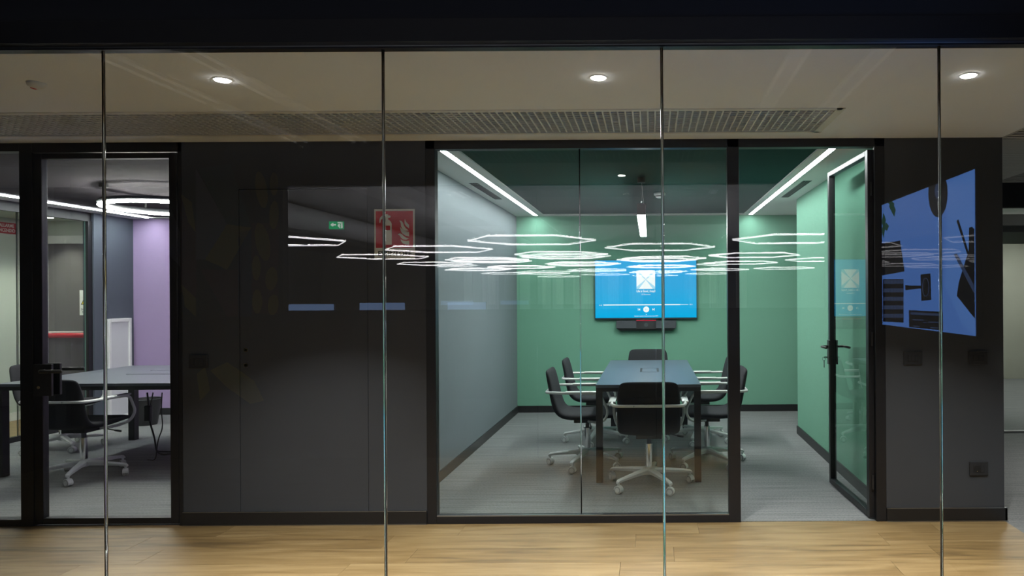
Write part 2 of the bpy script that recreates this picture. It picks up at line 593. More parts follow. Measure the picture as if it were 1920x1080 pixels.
gr = thing('ceiling_grille', (GX1, GY0, CZ), 'long grey egg-crate grille let into the corridor ceiling', 'ceiling grille')
gf = MB()
gf.box(GX0, GX1, GY0 - 0.012, GY0 + 0.02, CZ - 0.004, CZ + 0.03)
gf.box(GX0, GX1, GY1 - 0.02, GY1 + 0.012, CZ - 0.004, CZ + 0.03)
gf.box(GX1 - 0.035, GX1 + 0.012, GY0 - 0.012, GY1 + 0.012, CZ - 0.004, CZ + 0.03)
gf.build('frame', M['grille'], gr, (GX1, GY0, CZ))
PIT = 0.0425
bar = MB().box(-0.0042, 0.0042, 0, GY1 - GY0, 0, 0.020).build('slat', M['grille'], gr)
n = int((GX1 - GX0) / PIT)
for i in range(1, n):
    o = bar if i == 1 else bpy.data.objects.new('slat', bar.data)
    if i > 1: C.objects.link(o); o.parent = gr
    o.location = (-0.02 - PIT * i, 0, 0.001)
bar2 = MB().box(GX0 - GX1, 0, -0.005, 0.005, 0, 0.008).build('cross_slat', M['grille'], gr)
for i in range(1, 13):
    o = bar2 if i == 1 else bpy.data.objects.new('cross_slat', bar2.data)
    if i > 1: C.objects.link(o); o.parent = gr
    o.location = (0, i * PIT, 0.0012)


def downlight(p, label, watts, col=(1, 0.98, 0.94), e=None, r=0.033, group=None):
    t = thing('downlight', p, label, 'downlight', group=group)
    MB().lathe([(r + 0.007, -0.003), (r + 0.007, 0.0), (r, 0.0), (r - 0.002, -0.004)]).build('trim_ring', M['white_plastic'], t, smooth=False)
    MB().cyl((0, 0, -0.005), r - 0.001, 0.003).build('diffuser', e or M['down'], t)
    ld = bpy.data.lights.new('downlight_lamp', 'AREA')
    ld.shape = 'DISK'; ld.size = 2 * r; ld.energy = watts; ld.color = col; ld.spread = math.radians(88)
    lo = bpy.data.objects.new('lamp', ld)
    C.objects.link(lo); lo.parent = t; lo.location = (0, 0, -0.009)
    return t


DLD = 3.27
downlight((at(417, 146, DLD).x, DLD, CZ), 'round white downlight at the left of the corridor ceiling', DOWN_W)
downlight((at(1122, 145, DLD).x, DLD, CZ), 'round white downlight in the middle of the corridor ceiling', DOWN_W)
downlight((at(1816, 142, DLD).x, DLD, CZ), 'round white downlight at the right end of the corridor ceiling', DOWN_W)

# smoke alarm under the corridor ceiling
p = at(68, 153, 3.3); p.z = CZ
t = thing('ceiling_sounder', p, 'small grey wedge-shaped alarm with a red edge on the corridor ceiling', 'alarm', rz=math.radians(-25))
t.scale = (0.66, 0.66, 0.66)
b = MB()
b.lathe([(0.001, -0.042), (0.028, -0.040), (0.052, -0.026), (0.058, -0.006), (0.058, 0)], seg=24)
o = b.build('housing', M['white_plastic'], t, smooth=True)
MB().prism([(-0.064, -0.02, 0), (-0.064, 0.045, 0), (-0.050, 0.04, -0.03), (-0.035, 0.01, -0.044), (-0.035, -0.02, -0.04)], (0.03, -0.012, 0)).build('red_flange', M['red'], t)

# charcoal walls of the corridor
XD0, XD1 = wx(449.5), wx(689)
ZD = wz(560, 355)
wl = MB()
wl.box(XL, XD0 - 0.003, D1, D1 + 0.14, 0, CZ)
wl.box(XD1 + 0.003, XM, D1, D1 + 0.14, 0, CZ)
wl.box(XD0 - 0.003, XD1 + 0.003, D1, D1 + 0.14, ZD + 0.004, CZ)
struct(wl.build('wall_left', M['black_wall']), 'charcoal corridor wall between the lilac room and the green room')
d3 = thing('door_3', (XD0, D1, 0), 'flush charcoal door without handle in the corridor wall', 'door', kind='structure')
MB().box(XD0, XD1, D1 + 0.0015, D1 + 0.04, 0.075, ZD, 0.001).build('door_panel', M['black_wall'], d3, (XD0, D1, 0))
for py in (656, 685):
    q = at(461, py, D1)
    b = MB().lathe([(0.0125, -0.002), (0.0125, 0.004), (0.009, 0.004), (0.009, -0.002)], (q.x, D1 - 0.002, q.z), seg=20, axis='Y')
    b.build('keyhole_ring', M['brass'], d3, (XD0, D1, 0))
    MB().cyl((q.x + 0.003, D1 - 0.0025, q.z), 0.0085, 0.003, 'Y').build('keyhole', M['black'], d3, (XD0, D1, 0))
wallbox('wall_right', XR0, RX, D1, D1 + 0.14, 0, CZ, M['black_wall'], 'charcoal corridor wall to the right of the open glass door')
wallbox('wall_behind_door', XD0 - 0.02, XD1 + 0.02, D1 + 0.04, D1 + 0.14, 0, ZD + 0.01, M['void'], 'rebate behind the flush door')


def baseboard(name, x0, x1, label, end=False):
    o = MB().box(x0, x1, D1 - 0.014, D1, 0.006, 0.086, 0.0015).build(name, M['baseboard'])
    struct(o, label)
    MB().box(x0, x1 - 0.004, D1 - 0.012, D1 - 0.001, 0.0862, 0.0895).build('bead', M['steel_edge'], o)
    MB().box(x0, x1 + (0.006 if end else 0), D1 - 0.018, D1 - 0.002, 0.0, 0.006).build('shadow_strip', M['steel_edge'], o)
    return o


baseboard('baseboard_left', XL, XM, 'black baseboard under the charcoal wall between the rooms')
baseboard('baseboard_right', XR0, RX + 0.014, 'black baseboard under the charcoal wall by the corridor end', True)
struct(MB().box(RX, RX + 0.014, D1 - 0.014, D1 + 0.14, 0.006, 0.086).build('baseboard_end', M['baseboard']), 'black baseboard round the end of the charcoal wall')


# ------------------------------------------------------------------ switches, sockets, signs on the corridor wall
def wall_plate(px, py, label, kind):
    q = at(px, py, D1)
    t = thing('light_switch' if kind != 'socket' else 'wall_socket', (q.x, D1, q.z), label, 'light switch' if kind != 'socket' else 'socket')
    MB().box(-0.062, 0.062, -0.011, 0, -0.045, 0.045, 0.004).build('cover_plate', M['switch_plastic'], t)
    MB().box(-0.036, 0.036, -0.0125, -0.008, -0.024, 0.024, 0.001).build('module_frame', M['black_plastic'], t)
    if kind == 'triple':
        for k in (-1, 0, 1):
            MB().box(k * 0.0225 - 0.0105, k * 0.0225 + 0.0105, -0.0155, -0.009, -0.022, 0.022, 0.0015).build('rocker', M['switch_plastic'], t)
    elif kind == 'double':
        for k in (-1, 1):
            MB().box(k * 0.0165 - 0.0155, k * 0.0165 + 0.0155, -0.0155, -0.009, -0.022, 0.022, 0.0015).build('rocker', M['switch_plastic'], t)
    else:
        MB().box(0.012, 0.034, -0.0145, -0.009, -0.022, 0.022, 0.001).build('blank_module', M['switch_plastic'], t)
        so = MB().lathe([(0.0215, -0.0145), (0.0215, -0.0125), (0.019, -0.0125), (0.0185, -0.0135)], (-0.012, 0, 0), seg=24, axis='Y').build('socket_well', M['black'], t)
        for s in (-1, 1):
            MB().cyl((-0.012 + s * 0.0095, -0.0146, 0), 0.0025, 0.002, 'Y', seg=10).build('pin_hole', M['void'], so)
        MB().box(-0.0145, -0.0095, -0.0155, -0.0135, -0.018, -0.014).build('earth_contact', M['brass'], so)
    return t


wall_plate(373, 678, 'black switch plate beside the lilac room door', 'triple')
wall_plate(1711, 671, 'black switch plate next to the open door frame, left of its pair', 'triple')
wall_plate(1833, 671, 'black switch plate near the corner of the charcoal wall, above the socket', 'double')
wall_plate(1834, 878, 'black wall socket low on the charcoal wall near the corner', 'socket')

# fire extinguisher sign
x0, x1 = wx(703), wx(779)
z1, z0 = wz(741, 392), wz(741, 486)
xc = (x0 + x1) / 2
t = thing('extinguisher_sign', (xc, D1, z0), 'red and cream fire extinguisher sign reading ESTINTORE on the charcoal wall', 'sign')
og = (xc, D1, z0)
W_, H_ = x1 - x0, z1 - z0
MB().box(x0, x1, D1 - 0.003, D1, z0, z1, 0.0012).build('plate', M['cream'], t, og)


def sg(u, v, y=D1 - 0.0042):          # u,v in the 945 x 1080 crop of the sign: 155..668, 212..845
    return Vector((x0 + (u - 155) / 513 * W_, y, z1 - (v - 212) / 633 * H_))


def sgpoly(pts, name, m, d=0.0008, y=D1 - 0.0042):
    return MB().prism([sg(u, v, y) for u, v in pts], (0, d, 0)).build(name, m, t, og)


sgpoly([(176, 237), (645, 237), (645, 702), (176, 702)], 'red_panel', M['red'], 0.0011, D1 - 0.004)
YY = D1 - 0.0052
sgpoly([(262, 662), (377, 662), (379, 400), (368, 372), (350, 355), (333, 345), (333, 325), (358, 322), (365, 308), (360, 297), (333, 292), (330, 278), (292, 278),
        (290, 290), (258, 296), (232, 320), (222, 350), (222, 385), (234, 385), (240, 350), (262, 330), (297, 330), (300, 346), (282, 356), (268, 375), (262, 400)],
       'extinguisher_pictogram', M['cream'], 0.001, YY)
sgpoly([(268, 422), (358, 422), (358, 478), (268, 478)], 'pictogram_band', M['red'], 0.0006, YY - 0.0007)
for fl_ in ([(545, 338), (556, 372), (580, 396), (597, 412), (597, 458), (562, 432), (542, 400), (540, 370)],
            [(474, 357), (500, 362), (520, 385), (530, 420), (555, 455), (593, 486), (550, 487), (515, 470), (497, 432), (492, 392)],
            [(485, 440), (510, 468), (550, 490), (597, 502), (597, 560), (550, 548), (510, 520), (490, 488)],
            [(452, 533), (480, 520), (505, 530), (530, 555), (560, 575), (597, 582), (560, 601), (520, 596), (494, 575), (480, 548)],
            [(487, 592), (520, 612), (560, 616), (597, 612), (597, 661), (560, 660), (520, 648), (500, 626)]):
    sgpoly(fl_, 'flame', M['cream'], 0.001, YY)
text('ESTINTORE', 0.0465, M['black'], t, sg(413, 777, D1 - 0.0034) - Vector(og), sx=0.93, bold=0.0012)

# ================================================================== FRONT GLAZING between camera room and corridor
g = thing('window_1', (0, G0, 0), 'full-height frameless glass screen in front of the corridor', 'glass screen', kind='structure')
ZH = at(1219, 89, G0).z
js = [wx(p, G0) for p in (194.5, 720, 1243.5, 1764.5)]
edges = [-5.4, js[0] - 2.2, js[0] - 1.1] + js + [1.65]
JW = 0.0055
for a, b in zip(edges, edges[1:]):
    pane('pane', a + JW, b - JW, G0, G0 + 0.012, 0.0, ZH + 0.03, g, M['glass'], '-y', (0, G0, 0), True)
jm = bpy.data.materials.new('clear joint profile')
jm.use_nodes = True
jb = jm.node_tree.nodes['Principled BSDF']
jb.inputs['Base Color'].default_value = (0.97, 0.98, 0.96, 1)
jb.inputs['Roughness'].default_value = 0.02
jb.inputs['Transmission Weight'].default_value = 1.0
jb.inputs['IOR'].default_value = 1.5
M['joint'] = jm
for a in edges[1:-1]:
    MB().cyl((a, G0 + 0.006, (ZH + 0.03) / 2), 0.0062, ZH + 0.03, seg=20).build('glass_joint', M['joint'], g, (0, G0, 0), smooth=True)
    MB().box(a - 0.009, a + 0.009, G0 - 0.012, G0 + 0.03, ZH - 0.0005, ZH + 0.004).build('joint_cap', M['black_plastic'], g, (0, G0, 0))
hr = MB()
hr.box(-5.4, 1.65, G0 - 0.012, G0 + 0.03, ZH, ZH + 0.035)
hr.box(-5.4, 1.65, G0 - 0.05, G0 + 0.05, ZH + 0.012, ZH + 0.10)
hr.build('head_rail', M['black_frame'], g, (0, G0, 0))
MB().box(-5.4, 1.65, G0 - 0.0135, G0 - 0.012, ZH + 0.006, ZH + 0.011).build('head_bead', M['steel_edge'], g, (0, G0, 0))
wallbox('wall_header', -5.4, 1.65, G0 - 0.03, G0 + 0.05, ZH + 0.10, 2.98, M['navy'], 'dark bulkhead above the front glass screen')

# ================================================================== GREEN MEETING ROOM
GLX, GRX = -1.72, 1.59
RY = 7.5
struct(MB().box(GLX, 3.2, D1 + 0.02, D2, -0.08, 0.0).build('floor_green_room', M['carpet']), 'grey loop carpet of the green meeting room')
wallbox('wall_back', GLX, 3.2, D2, D2 + 0.1, 0, 2.8, M['green'], 'green felt back wall of the meeting room behind the television')
wallbox('wall_grey', GLX - 0.1, GLX, D1 + 0.14, D2 + 0.1, 0, 2.8, M['grey_wall'], 'grey vinyl side wall of the green meeting room')
wallbox('wall_green_right', GRX, GRX + 0.35, D1 + 0.14, RY, 0, 2.8, M['green'], 'green felt side wall beside the open door')
wallbox('wall_green_recess', 3.1, 3.2, RY - 0.2, D2, 0, 2.8, M['green'], 'green felt wall of the recess')
wallbox('wall_recess_front', GRX + 0.35, 3.2, RY - 0.1, RY, 0, 2.8, M['green'], 'green felt return of the recess')
cg = MB()
cg.box(GLX, -1.35, D1 + 0.05, D2, CZ, CZ + 0.04)
cg.box(1.20, 3.2, D1 + 0.05, D2, CZ, CZ + 0.04)
cg.box(-1.35, 1.20, D2 - 0.14, D2, CZ, CZ + 0.04)
struct(cg.build('ceiling_green_border', M['ceil_white']), 'white ceiling border of the green meeting room')
cgc = struct(MB().box(-1.35, 1.20, D1 + 0.05, D2 - 0.14, CZ + 0.012, CZ + 0.05).build('ceiling_green_panel', M['green_ceil']), 'dark green ceiling field of the meeting room')
for nm, a in (('baseboard_grey', (GLX, GLX + 0.014, D1 + 0.14, D2)), ('baseboard_green_right', (GRX - 0.014, GRX, D1 + 0.14, RY))):
    struct(MB().box(a[0], a[1], a[2], a[3], 0, 0.085).build(nm, M['baseboard']), 'black baseboard along the ' + ('grey wall' if 'grey' in nm else 'green wall beside the door'))
struct(MB().box(GLX, 3.1, D2 - 0.014, D2, 0, 0.085).build('baseboard_back', M['baseboard']), 'black baseboard under the green back wall')

for nm, x, lab in (('led', -1.452, 'bright white recessed light line along the grey wall side of the green room ceiling'),
                   ('led', 1.29, 'bright white recessed light line along the door side of the green room ceiling')):
    t = thing('linear_ceiling_light', (x, 6.8, CZ), lab, 'ceiling light')
    MB().box(-0.024, 0.024, -2.1, 2.05, -0.003, 0.002).build('diffuser', M['strip'], t)
    for s in (-1, 1):
        MB().box(s * 0.027 - 0.003, s * 0.027 + 0.003, -2.103, 2.053, -0.004, 0.002).build('edge_profile', M['white_plastic'], t)
for x, y0, lab in ((-1.60, 6.82, 'narrow dark air slot in the white ceiling border by the grey wall'), (1.43, 6.80, 'narrow dark air slot in the white ceiling border by the open door')):
    t = thing('air_slot', (x, y0, CZ), lab, 'air vent')
    MB().box(-0.04, 0.04, -0.53, 0.53, -0.002, 0.001).build('slot_frame', M['dark_plastic'], t)
    for k in (-1, 0, 1):
        MB().box(k * 0.022 - 0.004, k * 0.022 + 0.004, -0.51, 0.51, -0.006, -0.002).build('vane', M['black'], t)

# pendant over the table
PX0, PY0, PY1, PZ = -0.072, 5.95, 8.0, 2.185
t = thing('linear_pendant', (PX0, (PY0 + PY1) / 2, PZ), 'black linear pendant with a glowing underside above the meeting table', 'pendant lamp')
og = (PX0, (PY0 + PY1) / 2, PZ)
MB().box(PX0 - 0.036, PX0 + 0.036, PY0, PY1, PZ + 0.006, PZ + 0.106, 0.002).build('housing', M['black_plastic'], t, og)
MB().box(PX0 - 0.034, PX0 + 0.034, PY0 + 0.002, PY1 - 0.002, PZ - 0.004, PZ + 0.006).build('diffuser', M['pend'], t, og)
for yy in (PY0 + 0.12, PY1 - 0.12):
    MB().cyl((PX0, yy, CZ - 0.02), 0.035, 0.045).build('canopy', M['black_plastic'], t, og)
    MB().tube([(PX0, yy, PZ + 0.13), (PX0 + 0.012, yy, PZ + 0.25), (PX0, yy, CZ - 0.04)], 0.0012, 6).build('suspension_wire', M['steel_edge'], t, og)
    MB().cyl((PX0, yy, PZ + 0.122), 0.006, 0.035, seg=12).build('wire_grip', M['chrome'], t, og)
MB().tube([(PX0 + 0.022, PY0 + 0.12, PZ + 0.105), (PX0 + 0.012, PY0 + 0.12, PZ + 0.2), (PX0 + 0.004, PY0 + 0.12, CZ - 0.04)], 0.002, 6).build('power_cord', M['white_plastic'], t, og)

# smoke detector on the green ceiling
q = at(1237, 363, 7.05)
t = thing('smoke_detector', (q.x, 7.05, CZ + 0.012), 'pale round smoke detector on the dark green ceiling', 'smoke detector')
MB().lathe([(0.03, -0.05), (0.045, -0.04), (0.045, -0.03), (0.06, -0.022), (0.06, 0)]).build('housing', M['white_plastic'], t, smooth=True)
MB().lathe([(0.047, -0.038), (0.047, -0.031)]).build('sensor_gap', M['black'], t)


# ------------------------------------------------------------------ glass fronts
def frame_bar(t, og, name, x0, x1, z0, z1, y0=D1 - 0.004, y1=D1 + 0.065, m=None):
    return MB().box(x0, x1, y0, y1, z0, z1, 0.002).build(name, m or M['black_frame'], t, og)


og = (XM, D1, 0)
g = thing('window_2', og, 'black framed glass front of the green meeting room', 'glass screen', kind='structure')
ZT = wz(1100, 278)
ZB = wz(1100, 967)
xa, xb = wx(817), wx(1365)
xj = wx(1087.5)
frame_bar(g, og, 'frame_post', XM, xa, 0, CZ)
frame_bar(g, og, 'frame_post', xb, wx(1387), 0, CZ)
frame_bar(g, og, 'head_rail', XM, wx(1660), ZT, CZ)
frame_bar(g, og, 'bottom_rail', xa, xb, 0, ZB)
MB().box(xa, xb, D1 - 0.002, D1 + 0.02, ZB, ZB + 0.006).build('glazing_bead', M['steel_edge'], g, og)
frame_bar(g, og, 'frame_post', wx(1641), wx(1660), 0, CZ, D1 - 0.004, D1 + 0.03)
pane('pane', xa - 0.005, xj - 0.0025, D1 + 0.020, D1 + 0.030, ZB, ZT + 0.01, g, M['glass_in'], '-y', og, True)
pane('pane', xj + 0.0025, xb + 0.005, D1 + 0.020, D1 + 0.030, ZB, ZT + 0.01, g, M['glass_in'], '-y', og, True)
MB().cyl((xj, D1 + 0.025, (ZB + ZT) / 2), 0.0045, ZT - ZB, seg=16).build('glass_joint', M['joint'], g, og, smooth=True)


def lever(t, x, y, z, dirn, side, box=(0.0, 0.0)):
    """Lock case with lever handle; dirn = +1/-1 where the lever points along local x, side = -1 for the face at low y."""
    ret = round_path([(x, y, z), (x, y + side * 0.055, z), (x + dirn * 0.135, y + side * 0.055, z)], 0.018)
    return MB().tube(ret, 0.0095, 8)


# open door (hinged on the right, swung into the room)
HX, HY = 1.474, D1 + 0.035
ang = PI / 2 + 0.045
d1 = thing('door_1', (HX, HY, 0), 'open black framed glass door of the green meeting room', 'door', rz=ang, kind='structure')
DW, DH = 0.885, ZT - 0.012
th = 0.024
def leaf(dw, dh, t, stile=0.042, hs=0.05):
    MB().box(0, hs, -th, th, 0.012, dh, 0.003).build('hinge_stile', M['black_frame'], t)
    MB().box(dw - stile, dw, -th, th, 0.012, dh, 0.003).build('lock_stile', M['black_frame'], t)
    MB().box(hs, dw - stile, -th, th, dh - 0.036, dh, 0.003).build('top_rail', M['black_frame'], t)
    MB().box(hs, dw - stile, -th, th, 0.012, 0.052, 0.003).build('bottom_rail', M['black_frame'], t)
leaf(DW, DH, d1)
pane('pane', 0.045, DW - 0.037, -0.005, 0.005, 0.048, DH - 0.032, d1, M['glass_in'], '+y', (0, 0, 0))
HZ = 1.08
for side in (-1, 1):
    lc = MB().box(DW - 0.055, DW - 0.004, side * (th + 0.006) - 0.006, side * (th + 0.006) + 0.006, HZ - 0.13, HZ + 0.06, 0.003).build('lock_case', M['black_plastic'], d1)
    lever(None, DW - 0.03, side * (th + 0.012), HZ + 0.01, -1, side).build('lever_handle', M['black_plastic'], lc, smooth=True)
    MB().cyl((DW - 0.03, side * (th + 0.015), HZ - 0.075), 0.0085, 0.012, 'Y', seg=16).build('cylinder_lock', M['chrome'], lc)
MB().box(DW - 0.003, DW + 0.0015, -0.011, 0.011, HZ - 0.12, HZ + 0.05).build('strike_face', M['dark_plastic'], d1)
kb = MB().box(DW - 0.032, DW - 0.028, th + 0.02, th + 0.044, HZ - 0.082, HZ - 0.068)
kb.build('key_blade', M['chrome'], d1)
kr = MB().tube([(DW - 0.03, th + 0.045 + 0.012 * math.cos(a), HZ - 0.088 + 0.014 * math.sin(a)) for a in [2 * PI * k / 16 for k in range(16)]], 0.0014, 6, closed=True)
ko = kr.build('key_ring', M['chrome'], d1)
MB().box(DW - 0.034, DW - 0.026, th + 0.042, th + 0.047, HZ - 0.155, HZ - 0.098, 0.001).build('key_fob', M['dark_plastic'], ko)
MB().cyl((0.024, 0, 0.006), 0.008, 0.014, seg=12).build('floor_pivot', M['chrome'], d1)
for hz in (0.25, 1.2, 2.2):
    MB().cyl((-0.006, 0.0, hz), 0.008, 0.09, seg=12).build('hinge', M['black_plastic'], d1)

# ------------------------------------------------------------------ television and conference bar
xl, xr = wx(1115.5, D2 - 0.06), wx(1307, D2 - 0.06)
zt, zb = wz(1211, 487, D2 - 0.06), wz(1211, 597, D2 - 0.06)
xc = (xl + xr) / 2
og = (xc, D2, zb)
YF = D2 - 0.06
t = thing('television', og, 'flat television with a blue music player picture on the green wall', 'television')
MB().box(xl, xr, YF + 0.002, YF + 0.028, zb, zt, 0.003).build('bezel', M['black_plastic'], t, og)
MB().box(xc - 0.35, xc + 0.35, YF + 0.028, D2 - 0.002, zb + 0.15, zt - 0.2).build('rear_housing', M['black_plastic'], t, og)
MB().box(xl, xr, YF + 0.0, YF + 0.02, zb - 0.012, zb + 0.001, 0.002).build('chin', M['black_plastic'], t, og)
sc = MB().box(xl + 0.006, xr - 0.006, YF - 0.001, YF + 0.002, zb + 0.008, zt - 0.006).build('screen', M['tv_blue'], t, og)


def tvp(u, v, y=YF - 0.0025):     # crop of the screen: u 107..1390, v 115..832
    return Vector((xl + (u - 107) / 1283 * (xr - xl), y, zt - (v - 115) / 717 * (zt - zb)))


def tvbox(u0, u1, v0, v1, name, m, y=YF - 0.0025):
    return MB().prism([tvp(u0, v0, y), tvp(u1, v0, y), tvp(u1, v1, y), tvp(u0, v1, y)], (0, 0.001, 0)).build(name, m, sc, og)


tvbox(632, 866, 243, 472, 'album_square', M['tv_white'])
cu, cv = 749, 357
for (u, v) in ((632, 243), (866, 243), (866, 472), (632, 472)):
    du = 14 if u < cu else -14
    MB().prism([tvp(u, v + (26 if v < cv else -26), YF - 0.0036), tvp(u, v, YF - 0.0036), tvp(u + 2 * du, v, YF - 0.0036), tvp(cu + du * 0.2, cv, YF - 0.0036), tvp(cu - du * 0.2, cv, YF - 0.0036)], (0, 0.0008, 0)).build('album_fold', M['tv_pale'], sc, og)
tvbox(215, 1283, 663, 668, 'progress_line', M['tv_white'])
tvbox(215, 1180, 660, 671, 'progress_bar', M['tv_white'], YF - 0.0032)
c0 = tvp(752, 722)
MB().cyl((c0.x, YF - 0.0022, c0.z), 0.038, 0.0014, 'Y', seg=32).build('play_button', M['tv_white'], sc, og)
for u in (743, 761):
    tvbox(u - 3, u + 3, 712, 733, 'pause_bar', M['tv_pale'], YF - 0.0036)
tvbox(648, 653, 708, 737, 'skip_bar', M['tv_white'])
MB().prism([tvp(676, 708), tvp(676, 737), tvp(655, 722)], (0, 0.001, 0)).build('skip_arrow', M['tv_white'], sc, og)
tvbox(852, 857, 708, 737, 'skip_bar', M['tv_white'])
MB().prism([tvp(831, 708), tvp(831, 737), tvp(850, 722)], (0, 0.001, 0)).build('skip_arrow', M['tv_white'], sc, og)
MB().prism([tvp(744, 780), tvp(760, 780), tvp(752, 788)], (0, 0.001, 0)).build('drop_arrow', M['tv_white'], sc, og)
O = Vector(og)
text('Life is Good_4.mp3', 0.040, M['tv_white'], sc, tvp(750, 499) - O, sx=0.76, bold=0.0008)
text('LG Electronics', 0.025, M['tv_white'], sc, tvp(750, 539) - O, sx=0.78)
text('01:45', 0.022, M['tv_white'], sc, tvp(180, 669) - O, sx=0.8)
text('02:16', 0.022, M['tv_white'], sc, tvp(1316, 664) - O, sx=0.8)
text('Selezionare il pulsante in basso e premere il tasto RIPETI', 0.019, M['tv_white'], sc, tvp(752, 803) - O, sx=0.70)

# conference bar
xl2, xr2 = wx(1155.5, D2 - 0.1), wx(1267.5, D2 - 0.1)
zt2, zb2 = wz(1211, 601, D2 - 0.1), wz(1211, 617, D2 - 0.1)
xcc = (xl2 + xr2) / 2
og2 = (xcc, D2, zb2)
t = thing('conference_bar', og2, 'black conference camera bar with a red light line under the television', 'camera')
hw = (xr2 - xl2) / 2
hc = 18.5 / F * (D2 - 0.1)
H2 = zt2 - zb2
for s in (-1, 1):
    MB().prism([(xcc + s * hc, D2 - 0.10, zt2), (xcc + s * hw, D2 - 0.10, zt2), (xcc + s * hw, D2 - 0.10, zb2 + 0.012), (xcc + s * hc, D2 - 0.10, zb2 + 0.012)], (0, 0.07, 0)).build('speaker_wing', M['dark_plastic'], t, og2)
MB().prism([(xcc - hw, D2 - 0.098, zb2 + 0.012), (xcc + hw, D2 - 0.098, zb2 + 0.012), (xcc + hw - 0.05, D2 - 0.07, zb2 - 0.022), (xcc - hw + 0.05, D2 - 0.07, zb2 - 0.022)], (0, 0.04, 0)).build('foot', M['black_plastic'], t, og2)
cp = MB().box(xcc - hc, xcc + hc, D2 - 0.108, D2 - 0.02, zb2 + 0.0, zt2 + 0.012, 0.002).build('camera_block', M['black_plastic'], t, og2)
MB().box(xcc - hc, xcc + hc, D2 - 0.1095, D2 - 0.107, zt2 - 0.002, zt2 + 0.004).build('red_light_line', emit('bar red light', (1, 0.01, 0.06), 0.9), cp, og2)
MB().lathe([(0.026, -0.002), (0.026, 0), (0.020, 0.0), (0.018, 0.004)], (xcc, D2 - 0.109, (zt2 + zb2) / 2), seg=28, axis='Y').build('lens', M['dark_plastic'], cp, og2)
MB().box(xcc - 0.02, xcc + 0.02, D2 - 0.05, D2, zt2, zb - 0.01).build('bracket', M['black_plastic'], t, og2)

# ------------------------------------------------------------------ tables
def table(name, x0, x1, y0, y1, zt, label, lw=0.053):
    og = (x0, y0, 0)
    t = thing(name, og, label, 'table')
    MB().box(x0, x1, y0, y1, zt - 0.024, zt, 0.002).build('tabletop', M['table'], t, og)
    b = MB()
    b.box(x0 + 0.003, x1 - 0.003, y0 + 0.003, y0 + 0.05, zt - 0.056, zt - 0.024)
    b.box(x0 + 0.003, x1 - 0.003, y1 - 0.05, y1 - 0.003, zt - 0.056, zt - 0.024)
    b.box(x0 + 0.003, x0 + 0.05, y0 + 0.05, y1 - 0.05, zt - 0.056, zt - 0.024)
    b.box(x1 - 0.05, x1 - 0.003, y0 + 0.05, y1 - 0.05, zt - 0.056, zt - 0.024)
    b.build('apron', M['table_leg'], t, og)
    for lx in (x0 + 0.002, x1 - lw - 0.002):
        for ly in (y0 + 0.002, y1 - lw - 0.002):
            MB().box(lx, lx + lw, ly, ly + lw, 0.0, zt - 0.056, 0.002).build('leg', M['table_leg'], t, og)
    return t


TX0, TX1, TY0, TY1, TZ = -0.442, 0.404, 5.556, 7.67, 0.786
t = table('meeting_table', TX0, TX1, TY0, TY1, TZ, 'black rectangular meeting table under the pendant in the green room')
og = (TX0, TY0, 0)
sb = (-0.10, 0.078, 6.46, 6.80)
b = MB()
for a in ((sb[0], sb[1], sb[2], sb[2] + 0.012), (sb[0], sb[1], sb[3] - 0.012, sb[3])):
    b.box(a[0], a[1], a[2], a[3], TZ, TZ + 0.004)
pb = b.build('socket_hatch', M['steel_edge'], t, og)
for a, c in ((sb[0], sb[0] + 0.02), (sb[1] - 0.02, sb[1])):
    MB().box(a, c, sb[2] + 0.012, sb[3] - 0.012, TZ, TZ + 0.003).build('hatch_end', M['black'], pb, og)
MB().box(sb[0] + 0.02, sb[1] - 0.02, sb[2] + 0.012, sb[3] - 0.012, TZ, TZ + 0.002).build('hatch_lid', M['table'], pb, og)


